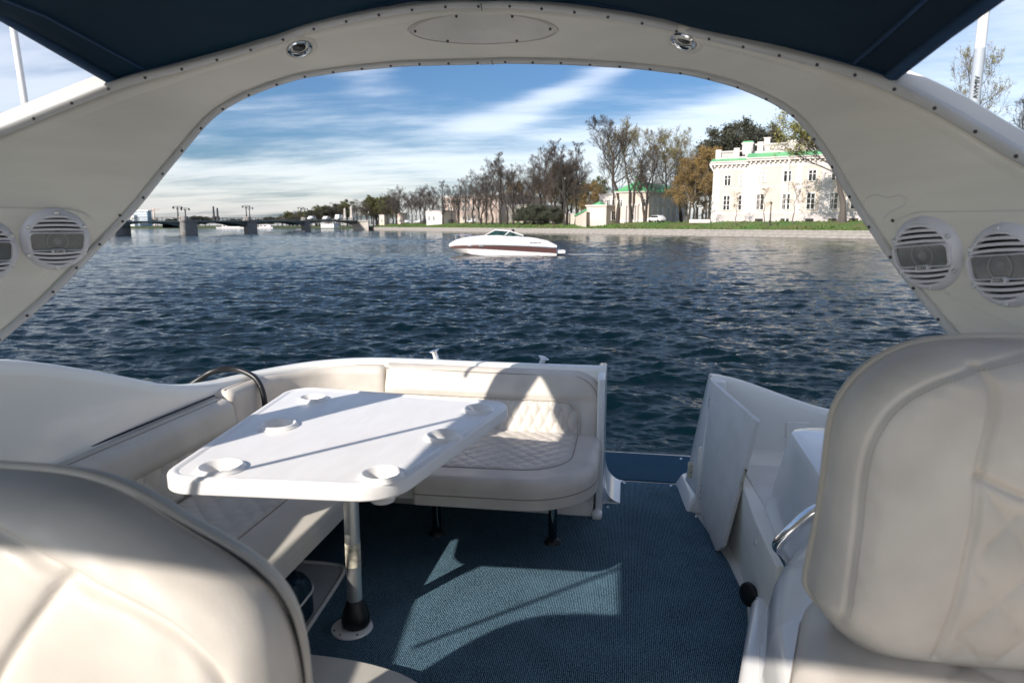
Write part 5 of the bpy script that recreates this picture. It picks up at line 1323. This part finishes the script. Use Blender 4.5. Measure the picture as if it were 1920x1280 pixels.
for px, D, t, lb, m_ in ((716,300,404,'small pale kiosk on the street corner near the bridge',STUCCO),(750,292,401,'small brick kiosk among the street trees',PINK)):
    L, ln, kk = quad_house('kiosk', lb, at(px-4,D), at(px+5,D-2), 3, hz(t,D), m_, cat='kiosk')
    MB().box((-.2,-3.2,hz(t,D)+.01),(ln+.2,.2,hz(t,D)+.25), L).build('roof', PLINTH, kk, smooth=False); window(L, kk, ln/2, 3.6, .9, 1.0, 0)

# ------------------------------------------------------------------ bridge
br = thing('river_bridge', 'low dark steel bridge on pale granite piers crossing to the far bank', 'bridge', at(460,195,0))
nodes = [(215,146),(346,156),(465,190),(571,240),(677,300)]
def deck_z(D): return 3.05+(D-146)*.0078
pts = [at(p, D) for p, D in nodes]
BD = smooth_curve([tuple(at(60,128)[:2])]+[tuple(p[:2]) for p in pts], it=1)
for i in range(len(pts)-1):
    a, b = pts[i], pts[i+1]; za, zb = deck_z(nodes[i][1]), deck_z(nodes[i+1][1]); ex = b-a; n_ = Vector((ex.y, -ex.x, 0)).normalized(); n_ = n_ if n_.dot(F0) < 0 else -n_
    g = []
    for t in np.linspace(0, 1, 25):
        p = a.lerp(b, t); z = za+(zb-za)*t; arch_ = .55+1.15*abs(2*t-1)**2.2
        g.append([(p.x, p.y, z-arch_), (p.x, p.y, z-.42), (p.x-n_.x*5, p.y-n_.y*5, z-.42), (p.x-n_.x*5, p.y-n_.y*5, z-arch_)])
    MB().grid(np.array(g), cv=True).build('girder', BRIDGE, br, smooth=False)
    MB().grid(np.array([[tuple(a.lerp(b,t)+n_*q+Vector((0,0,za+(zb-za)*t+h))) for q, h in ((.6,-.42),(.6,-.08),(-5.6,-.08),(-5.6,-.42))] for t in (0,1)]), cv=True).build('deck', BRIDGE, br, smooth=False)
    rl_ = MB(); L_ = ex.length; m_ = int(L_/2.2)
    for k in range(m_+1):
        p = a.lerp(b, k/m_)+n_*.5; z = za+(zb-za)*k/m_; rl_.box((p.x-.05,p.y-.05,z-.08),(p.x+.05,p.y+.05,z+.62))
    rl_.tube([a+n_*.5+Vector((0,0,za+.62)), b+n_*.5+Vector((0,0,zb+.62))], .05, 6); rl_.tube([a+n_*.5+Vector((0,0,za+.3)), b+n_*.5+Vector((0,0,zb+.3))], .035, 6)
    rl_.build('railing', IRON, br, smooth=False)
a, b = at(20,133), pts[0]; ex = b-a; n_ = Vector((ex.y,-ex.x,0)).normalized(); n_ = n_ if n_.dot(F0) < 0 else -n_
MB().prism([(a+n_*.6)[:2], (b+n_*.6)[:2], (b-n_*5.6)[:2], (a-n_*5.6)[:2]], 2.2, 3.0).build('deck', BRIDGE, br, smooth=False)
for i, (p, D) in enumerate(nodes[:-1]):
    q = pts[i]; nx = pts[min(i+1, len(pts)-1)]-pts[max(i-1,0)]; ex = nx.normalized(); out_ = Vector((ex.y,-ex.x,0)); out_ = out_ if out_.dot(F0) < 0 else -out_
    dz_ = deck_z(D); mb = MB()
    ex, out_ = R0, -F0; prof = rounded([(-.95,1.2),(.95,1.2),(.95,-4.6),(-.95,-4.6)], [.85,.85,.1,.1], 8)
    mb.prism(prof, -1, dz_-.3, lambda x, y, z: q+ex*x+out_*y+Vector((0,0,z))); mb.prism([(x*1.12,y*1.12) for x, y in prof], dz_-.3, dz_+.15, lambda x, y, z: q+ex*x+out_*y+Vector((0,0,z)))
    mb.build('pier', PIERG, br, angle=30)
    mb = MB(); mb.prism(rounded([(-.9,.9),(.9,.9),(.9,-.9),(-.9,-.9)], .6, 6), dz_+.15, dz_+.9, lambda x, y, z: q+ex*x+out_*y+Vector((0,0,z))); mb.build('pier_cap', GRANITE, br, angle=30)
ab = thing('bridge_abutment', 'square pale granite bridge abutment at the end of the embankment', 'abutment', at(676,292,0))
MB().prism([tuple(at(660,296)[:2]), tuple(at(691,290)[:2]), tuple(at(693,306)[:2]), tuple(at(662,312)[:2])], -1, hz(416,294)).build('block', GRANITE2, ab, smooth=False)
MB().prism([tuple(at(659.4,295.5)[:2]), tuple(at(691.6,289.5)[:2]), tuple(at(693.6,306.5)[:2]), tuple(at(661.4,312.5)[:2])], hz(416,294)+.01, hz(413.4,294)).build('coping', GRANITE, ab, smooth=False)
for px, D, t, lb in ((648,322,391,'farther pale obelisk at the end of the bridge'),(660,298,387,'nearer pale obelisk on the bridge abutment')):
    o_ = thing('obelisk', lb, 'obelisk', at(px,D,4), 'obelisks at the bridge end'); p = at(px,D); z1 = hz(t,D); z0 = 2.0
    MB().box((p.x-.9,p.y-.9,z0),(p.x+.9,p.y+.9,5.4)).build('pedestal', GRANITE, o_, smooth=False)
    q = MB(); q.add([(p.x+sx*w,p.y+sy*w,z) for z, w in ((5.41,.55),(z1-.5,.38),(z1,.02)) for sx, sy in ((-1,-1),(1,-1),(1,1),(-1,1))], [(0,1,5,4),(1,2,6,5),(2,3,7,6),(3,0,4,7),(4,5,9,8),(5,6,10,9),(6,7,11,10),(7,4,8,11),(3,2,1,0),(8,9,10,11)]); q.build('shaft', GRANITE2, o_, smooth=False)
# lamps on the piers, each a post with two arms
def lamp(px, D, z0, top, label, group, double=True, lean_=0., globe=True, s=1.):
    D = on_land(px, D, 5.) if z0 == GZ else D; z0 = ground_z(px, D)-.03 if z0 == GZ else z0
    p = at(px, D); H_ = hz(top, D); d = thing('street_lamp', label, 'street lamp', (p.x,p.y,z0), group)
    MB().tube([(p.x,p.y,z0),(p.x,p.y,H_)], [.14*s,.08*s], 8).build('post', IRON, d)
    arm = R0*(.75*s)
    for sg in ((-1,1) if double else (0,)):
        if sg: MB().tube([Vector((p.x,p.y,H_-.9*s)), Vector((p.x,p.y,H_-.1*s))+arm*sg*.5, Vector((p.x,p.y,H_-.15*s))+arm*sg], .05*s, 6).build('arm', IRON, d)
        q = Vector((p.x,p.y,H_-.35*s if sg else H_))+arm*sg
        MB().lathe([(0,-.25*s),(.14*s,-.16*s),(.19*s,0),(.14*s,.16*s),(0,.24*s)], Matrix.Translation(q), 10).build('lantern', GLOBE if globe else IRON, d)
for px, D, t, lb in ((336,158,387,'first double bridge lamp from the glass office side'),(350,168,390,'second double bridge lamp from the glass office side, by the same pier'),(464,192,386,'double lamp on the middle bridge pier, nearer of the pair'),(470,200,389,'double lamp on the middle bridge pier, farther of the pair'),(566,242,389,'double lamp on the bridge pier nearest the obelisks, left of its pair'),(573,248,391,'double lamp on the bridge pier nearest the obelisks, right of its pair')):
    lamp(px, D, deck_z(D), t, lb, 'double lamps on the bridge', s=1.25, globe=False)
for px, D, t, lb in ((403,176,388,'thick dark tram mast on the bridge, left of its pair'),(410,180,391,'thick dark tram mast on the bridge, right of its pair')):
    p = at(px,D); o_ = thing('tram_mast', lb, 'mast', (p.x,p.y,deck_z(D)), 'tram masts on the bridge')
    MB().tube([(p.x,p.y,deck_z(D)-.1),(p.x,p.y,hz(t,D))], [.28,.2], 8).build('post', IRON, o_); MB().box((p.x-.35,p.y-.3,deck_z(D)),(p.x+.35,p.y+.3,deck_z(D)+1.0)).build('base', IRON, o_, smooth=False)
for px, D, t, lb, z0 in ((671,300,400,'lamp with a pale globe on the abutment',3.5),(692,308,399,'lamp with a pale globe right of the abutment',3.0),(754,270,398,'lamp in the street row near the kiosk',GZ),(1307,160,388,'globe lamp under the russet trees, left one',GZ),(1315,150,391,'globe lamp under the russet trees, right one',GZ),(1058,176,338,'tall lamp among the bare clump',GZ)):
    lamp(px, D, z0, t, lb, 'globe lamps on the embankment', double=False, s=1.1)
lamp(1443, 126, GZ, 382, 'dark lantern post standing in front of the palace downpipe', None, double=False, globe=False, s=1.0)
# far things behind the bridge
L, ln, go = quad_house('glass_office', 'far glass fronted office block at the left end of the bridge', at(254,480), at(279,478), 4, hz(397,475), GLASSB, cat='office building', z0=1.)
for k in range(7): MB().box((k*ln/7,.0,2),(k*ln/7+.35,.15,hz(397,475)), L).build('mullion', WHITE, go, smooth=False)
for k in range(5): z = 3+k*(hz(397,475)-3)/5; MB().box((0,.16,z),(ln,.30,z+.5), L).build('floor_band', WHITE, go, smooth=False)
MB().box((-1,-4.2,hz(397,475)+.01),(ln+1,.6,hz(397,475)+.8), L).build('roof', WHITE, go, smooth=False)
L, ln, wb = quad_house('white_block', 'far white block beside the glass office', at(236,470), at(253,469), 4, hz(404,468), WHITE, cat='office building', z0=1.)
for k in range(3):
    for z in (3, 5.5): window(L, wb, 1.4+k*2.2, z, 1.2, 1.3, 0)
cr_ = thing('tower_crane', 'faint pale tower crane far beyond the bridge', 'crane', at(291,700,0)); p = at(291,700)
MB().box((p.x-.5,p.y-.5,0),(p.x+.5,p.y+.5,hz(392,700))).build('mast', mat('crane_paint', (.62,.48,.42), .6, var=.1), cr_, smooth=False)
MB().tube([at(285,700,hz(393,700)), at(301,700,hz(393,700))], .45, 4).build('jib', MATS['crane_paint'], cr_, smooth=False)
# far boats and quay sheds under the arches
def far_hull(px0, px1, D, h, name, label, cat, m, house=True):
    a, b = at(px0,D), at(px1,D); ex = b-a; L = local(a, ex); ln = ex.length; d = thing(name, label, cat, L(ln/2,-1.5,0))
    MB().add([L(0,-1.5,h),L(ln*.12,0,h),L(ln,0,h*.9),L(ln,-3,h*.9),L(ln*.12,-3,h),L(ln*.06,-1.5,-.2),L(ln*.18,-.4,-.2),L(ln*.98,-.4,-.2),L(ln*.98,-2.6,-.2),L(ln*.18,-2.6,-.2)], [(0,1,2,3,4),(0,5,6,1),(1,6,7,2),(2,7,8,3),(3,8,9,4),(4,9,5,0)]).build('hull', m, d, smooth=False)
    if house:
        MB().box((ln*.25,-2.5,h*.92),(ln*.85,-.5,h+1.3), L).build('cabin', m, d, smooth=False)
        for k in range(int(ln*.55/2.2)): MB().box((ln*.28+k*2.2,-.5,h+.3),(ln*.28+k*2.2+1.5,-.44,h+.95), L).build('window', WGLASS, d, smooth=False)
        MB().box((ln*.23,-2.7,h+1.31),(ln*.87,-.3,h+1.45), L).build('roof', m, d, smooth=False)
    else: MB().box((ln*.35,-2.2,h*.9),(ln*.7,-.8,h+.55), L).build('windscreen', m, d, smooth=False)
    return d
far_hull(402,458,410,1.0,'moored_barge','long white moored boat seen under the left bridge span','boat',BOATW)
far_hull(478,512,415,1.0,'moored_barge','shorter white moored boat seen under the middle bridge span','boat',BOATW)
far_hull(546,567,225,.38,'small_motorboat','tiny white open motorboat coming from the bridge','boat',BOATW, False)
L, ln, sd = quad_house('quay_shed', 'low white shed on the far quay under the bridge', at(602,425), at(626,422), 6, hz(420,424), WHITE, cat='shed', z0=.5)
MB().box((-.3,-6.2,hz(420,424)+.01),(ln+.3,.3,hz(420,424)+.3), L).build('roof', PLINTH, sd, smooth=False)

# ------------------------------------------------------------------ vehicles
def vehicle(px, D, z0, ex, label, m, L_=4.3, h=1.45, van=False, group=None):
    if z0 == GZ+.05: D = on_land(px, D, 10.5)
    p = at(px, D); Lc = local(p-ex.normalized()*L_/2, ex); d = thing('van' if van else 'parked_car', label, 'van' if van else 'car', (p.x,p.y,z0), group)
    w_ = 1.75
    prof = [(0,.3),(0,.75),(.12,.9),(L_*.2,.95),(L_*.34,h-.03),(L_*.78,h),(L_*.96,.95),(L_,.85),(L_,.3)] if not van else [(0,.3),(0,.95),(L_*.12,1.05),(L_*.2,h-.1),(L_*.26,h),(L_*.99,h),(L_,.3)]
    MB().prism(prof, -w_, 0, lambda x, y, z: Lc(x, z, z0+y)).build('body', m, d, bevel=.06, seg=2)
    gl_ = [(L_*.24,.97),(L_*.35,h-.1),(L_*.76,h-.08),(L_*.90,.97)] if not van else [(L_*.15,1.1),(L_*.21,h-.2),(L_*.36,h-.2),(L_*.36,1.1)]
    MB().prism(gl_, -w_-.01, .01, lambda x, y, z: Lc(x, z, z0+y)).build('windows', WGLASS, d, smooth=False)
    for x in (L_*.19, L_*.80):
        for y in (-.1, -w_+.1):
            q = Lc(x, y, z0+.31); MB().lathe([(0,.11),(.19,.11),(.2,.1),(.31,.1),(.31,-.1),(0,-.1)], frame(q, ex, Lc(0,1,0)-Lc(0,0,0)), 14).build('wheel', TYRE, d)
    return d
exb = (pts[-1]-pts[-2])
for px, D, m_, lb, van, q in ((590,252,CARW,'white car on the bridge just past the third pier',False,0),(617,268,CARW,'white car on the bridge approaching the obelisks',False,0),(640,285,CARW,'boxy white van on the bridge beside the farther obelisk',True,0)):
    vehicle(px, D, deck_z(D)+.0, exb, lb, m_, 5.2 if van else 4.3, 2.2 if van else 1.45, van)
for px, D, m_, lb in ((745,285,CARD,'dark car parked farthest along the street near the kiosk'),(757,280,CARW,'white car parked in the street beside the dark one'),(781,272,CARW,'white car parked in the street before the white annex'),(795,268,CARD,'dark car parked against the white annex'),(838,245,CARD,'dark car parked in front of the pink building'),(880,228,CARW,'white car half hidden by trees at the pink building'),(1150,163,CARD,'dark car parked behind the leaning bare tree'),(1225,160,CARW,'white car parked at the shaded side of the green roofed house'),(820,250,CARR,'red car parked between annex and pink building')):
    vehicle(px, D, GZ+.05, bd, lb, m_, 4.4, 1.5)
for px, lb in ((1187,'pale stone bench near the tree with twin stems'),(1172,'pale stone bench before the green roofed house, left one'),(1229,'pale stone block beside the white car')):
    p = at(px, on_land(px, 158, 10.8)); Lq = local(p, bd); o_ = thing('stone_bench', lb, 'bench', (p.x,p.y,GZ))
    MB().box((-.9,-.3,GZ+.40),(.9,.3,GZ+.55), Lq).build('seat', GRANITE2, o_, smooth=False); MB().box((-.7,-.2,GZ-.05),(-.4,.2,GZ+.398), Lq).build('leg', GRANITE2, o_, smooth=False); MB().box((.4,-.2,GZ-.05),(.7,.2,GZ+.398), Lq).build('leg', GRANITE2, o_, smooth=False)

# ------------------------------------------------------------------ speedboat
SD_, SL = 48.0, 8.05
so_ = at(838.5, SD_); sx = R0; SB = local(so_, sx)      # a from bow (left) to stern, d towards us
K_ = SD_/1280*.987
sp = thing('speedboat', 'white speedboat with a brown stripe crossing the river, bow to the left', 'speedboat', SB(SL/2,-1.2,0))
def pz(py): return (478-py)*SD_/1280
st_u = np.array([0.,.15,.5,1.0,1.7,2.6,3.6,4.8,6.0,7.0,7.62])
deck = np.interp(st_u, [0,.25,.6,1.2,2.4,3.6,5,6.2,7,7.62], [.70,.92,1.08,1.22,1.36,1.40,1.33,1.20,1.02,.72])
rub = np.interp(st_u, [0,.5,2,4,6,7.62], [.64,.74,.78,.74,.66,.56])
s_top = rub-.07; s_bot = np.interp(st_u, [0,.5,1.5,3,5,7.62], [.52,.46,.47,.42,.30,.14])
keel = np.interp(st_u, [0,.5,1.0,1.2,2,7.62], [.50,.22,-.05,-.12,-.2,-.25])
half = np.interp(st_u, [0,.15,.5,1.0,1.7,2.6,3.6,7.62], [.02,.22,.5,.78,1.02,1.17,1.22,1.18])
CL = -1.25
def side(hs, zs, sg): return [SB(u, CL+sg*h, z) for u, h, z in zip(st_u, hs, zs)]
for sg in (1, -1):
    MB().grid(np.array([[tuple(p) for p in side(half*.0+.001, keel, sg)], [tuple(p) for p in side(half*np.interp(st_u,[0,1,2.2],[.3,.66,.86]), np.minimum(np.interp(st_u,[0,.5,1.2,2.2,7.62],[.52,.36,.14,-.02,-.10]), s_bot-.03), sg)], [tuple(p) for p in side(half*.93, s_bot, sg)]])).build('hull_bottom', BOATW, sp, angle=30)
    MB().grid(np.array([[tuple(p) for p in side(half*.935, s_bot, sg)], [tuple(p) for p in side(half*.985, s_top, sg)]])).build('stripe', STRIPE, sp)
    MB().grid(np.array([[tuple(p) for p in side(half*.987, s_top, sg)], [tuple(p) for p in side(half*1.03, rub-.03, sg)], [tuple(p) for p in side(half*1.03, rub+.02, sg)], [tuple(p) for p in side(half*.99, rub+.04, sg)], [tuple(p) for p in side(half*.90, rub+.55*(deck-rub), sg)], [tuple(p) for p in side(half*.74, deck-.02, sg)], [tuple(p) for p in side(half*.66, deck, sg)]])).build('topside', BOATW, sp, angle=50)
    MB().tube([tuple(p) for p in side(half*1.035, rub-.005, sg)], .022, 6).build('rub_rail', STEEL, sp)
n_ = 7
MB().grid(np.array([[tuple(p) for p in side(half*.66, deck, 1)][:n_], [tuple(p) for p in side(half*.001, deck+.05, 1)][:n_], [tuple(p) for p in side(half*.66, deck, -1)][:n_]])).build('foredeck', BOATW, sp)
MB().grid(np.array([[tuple(p) for p in side(half*.66, deck, 1)][9:], [tuple(p) for p in side(half*.66, deck, -1)][9:]])).build('aft_deck', BOATW, sp)
MB().grid(np.array([[tuple(p) for p in side(half*.66, deck*0+.45, 1)][6:10], [tuple(p) for p in side(half*.66, deck*0+.45, -1)][6:10]])).build('cockpit_sole', GELP, sp)
MB().add([SB(7.62,CL+1.12,.70),SB(7.62,CL-1.12,.70),SB(7.62,CL-1.05,-.25),SB(7.62,CL+1.05,-.25)], [(0,1,2,3)]).build('transom', BOATW, sp, smooth=False)
MB().box((7.55,CL-1.0,.12),(8.25,CL+1.0,.36), SB).build('swim_platform', BOATW, sp, bevel=.05)
MB().tube([SB(7.5,CL+.9,.62),SB(7.78,CL+.9,.60),SB(7.80,CL+.9,.38)], .03, 8).build('stern_rail', STEEL, sp)
wb_ = [(2.62,.62,1.40),(4.0,1.02,1.40),(5.25,.98,1.33)]; wt_ = [(3.32,.48,1.76),(4.35,.86,1.68),(5.3,.96,1.36)]
for sg in (1, -1):
    MB().grid(np.array([[tuple(SB(u,CL+sg*h,z)) for u, h, z in wb_], [tuple(SB(u,CL+sg*h,z)) for u, h, z in wt_]])).build('side_screen', TINT, sp, smooth=False)
    MB().tube([SB(u,CL+sg*h,z) for u, h, z in wt_], .035, 8).build('screen_frame', BOATW, sp)
    MB().tube([SB(2.62,CL+sg*.62,1.40), SB(3.32,CL+sg*.48,1.76)], .035, 8).build('screen_frame', BOATW, sp); MB().tube([SB(4.0,CL+sg*1.02,1.40), SB(4.35,CL+sg*.86,1.68)], .035, 8).build('screen_frame', BOATW, sp)
MB().add([SB(2.62,CL-.62,1.40),SB(2.62,CL+.62,1.40),SB(3.32,CL+.48,1.76),SB(3.32,CL-.48,1.76)], [(0,1,2,3)]).build('front_screen', TINT, sp, smooth=False)
MB().tube([SB(3.32,CL-.48,1.76), SB(3.32,CL+.48,1.76)], .03, 8).build('screen_frame', BOATW, sp)
rp_ = [SB(1.7,CL+.72,1.28),SB(1.3,CL+.66,1.43),(SB(.4,CL+.38,1.40)),SB(.08,CL,1.36),SB(.4,CL-.38,1.40),SB(1.3,CL-.66,1.43),SB(1.7,CL-.72,1.28)]
MB().tube(rp_, .022, 8).build('bow_rail', STEEL, sp)
for u, h, z in ((.55,.42,1.06),(1.1,.62,1.2)):
    for sg in (1,-1): MB().tube([SB(u,CL+sg*h,z), SB(u-.1,CL+sg*h*.95,1.41)], .018, 6).build('rail_post', STEEL, sp)
for u in (1.55, 2.35):
    MB().box((u-.16,CL+np.interp(u,st_u,half)*.965,.60),(u+.16,CL+np.interp(u,st_u,half)*.965+.06,.665), SB).build('port_light', STEEL, sp, bevel=.015)
MB().box((4.3,CL-.9,.45),(4.9,CL-.2,.98), SB).box((4.85,CL-.9,.45),(5.0,CL-.2,1.35), SB).build('seat', GELP, sp, bevel=.04)
M = frame(SB(6.1, CL+np.interp(6.1,st_u,half)*.965+.02, .90), sx, Vector(SB(0,1,0)-SB(0,0,0)))
lm = MB()
for k_ in range(8): lm.box((-.36+k_*.10, -.045, 0), (-.29+k_*.10-.012*(k_%3), .045-.012*(k_%2), .006), M)
lm.build('hull_lettering', IRON, sp, smooth=False)
# helmsman: torso, neck and head as one body
def helmsman():
    d = thing('person', 'person in a dark jacket and dark hair steering the speedboat', 'person', SB(4.55,CL+.45,.9)); q = SB(4.55,CL+.45,0); mb = MB()
    ring = [(.78,.20,.15,0),(.95,.21,.15,.0),(1.15,.23,.14,.01),(1.32,.24,.13,.02),(1.42,.17,.11,.02),(1.46,.075,.075,.0),(1.52,.065,.07,-.01),(1.56,.085,.10,-.03),(1.63,.095,.115,-.03),(1.71,.09,.11,-.02),(1.77,.06,.075,-.01),(1.79,.01,.01,-.01)]
    g = [[tuple(q+R0*(b*math.cos(t)+o_)+F0*(a*math.sin(t))+Vector((0,0,z))) for t in np.linspace(0, 2*math.pi, 20, endpoint=False)] for z, a, b, o_ in ring]
    k = len(ring); body = MB().grid(np.array(g), cv=True)
    for sg in (-1, 1):
        s0 = q+F0*.21*sg+Vector((0,0,1.36)); el = q+F0*.27*sg-R0*.08+Vector((0,0,1.08)); hd = q+F0*.14*sg-R0*.42+Vector((0,0,1.16))
        body.tube([s0, s0.lerp(el,.5), el, el.lerp(hd,.5), hd], [.062,.055,.048,.042,.036], 10)
    o = body.build('body', JACKET, d); o.data.materials.append(SKIN)
    for p in o.data.polygons:
        if p.center.z + WLOC[d.name].z > 1.44: p.material_index = 1
    hair = MB().lathe([(.0,.135),(.06,.125),(.105,.08),(.122,.02),(.115,-.05),(.09,-.10)], Matrix.Translation(q+R0*.012+Vector((0,0,1.675))), 20, 1.0, 1.0); hair.build('hair', HAIR, d)
    MB().box((-.12,-.09,1.635),(-.10,.09,1.675), lambda x, y, z: q+R0*(x-.02)+F0*y+Vector((0,0,z))).build('sunglasses', BLACK, d)
    nose = MB().lathe([(0,.03),(.018,.0),(.02,-.02)], Matrix.Translation(q-R0*.145+Vector((0,0,1.625))), 8); nose.build('nose', SKIN, d)
helmsman()

def wake():
    mb = MB()
    for _ in range(520):
        u = rng.gamma(1.4, 2.0); w = rng.normal(0, .25+.10*u)
        p = SB(8.3+u, CL+w, .012+rng.uniform(0,.02)); s_ = rng.uniform(.02,.09)*math.exp(-u/9); a = R0*s_*rng.uniform(1,2.5); c = F0*s_*.8
        mb.add([p-a-c, p+a-c*.4, p+a*.6+c, p-a*.8+c*.7], [(0,1,2,3)])
    for _ in range(160):
        u = rng.uniform(.9, 7.6); p = SB(u, CL+np.interp(u, st_u, half)*.93+rng.uniform(.0,.22), .012+rng.uniform(0,.03)); s_ = rng.uniform(.015,.05); a = R0*s_*2; c = F0*s_
        mb.add([p-a-c, p+a-c*.4, p+a*.6+c, p-a*.8+c*.7], [(0,1,2,3)])
    tag(mb.build('wake_foam', WHITE, smooth=False, fix=False), kind='stuff')
wake()
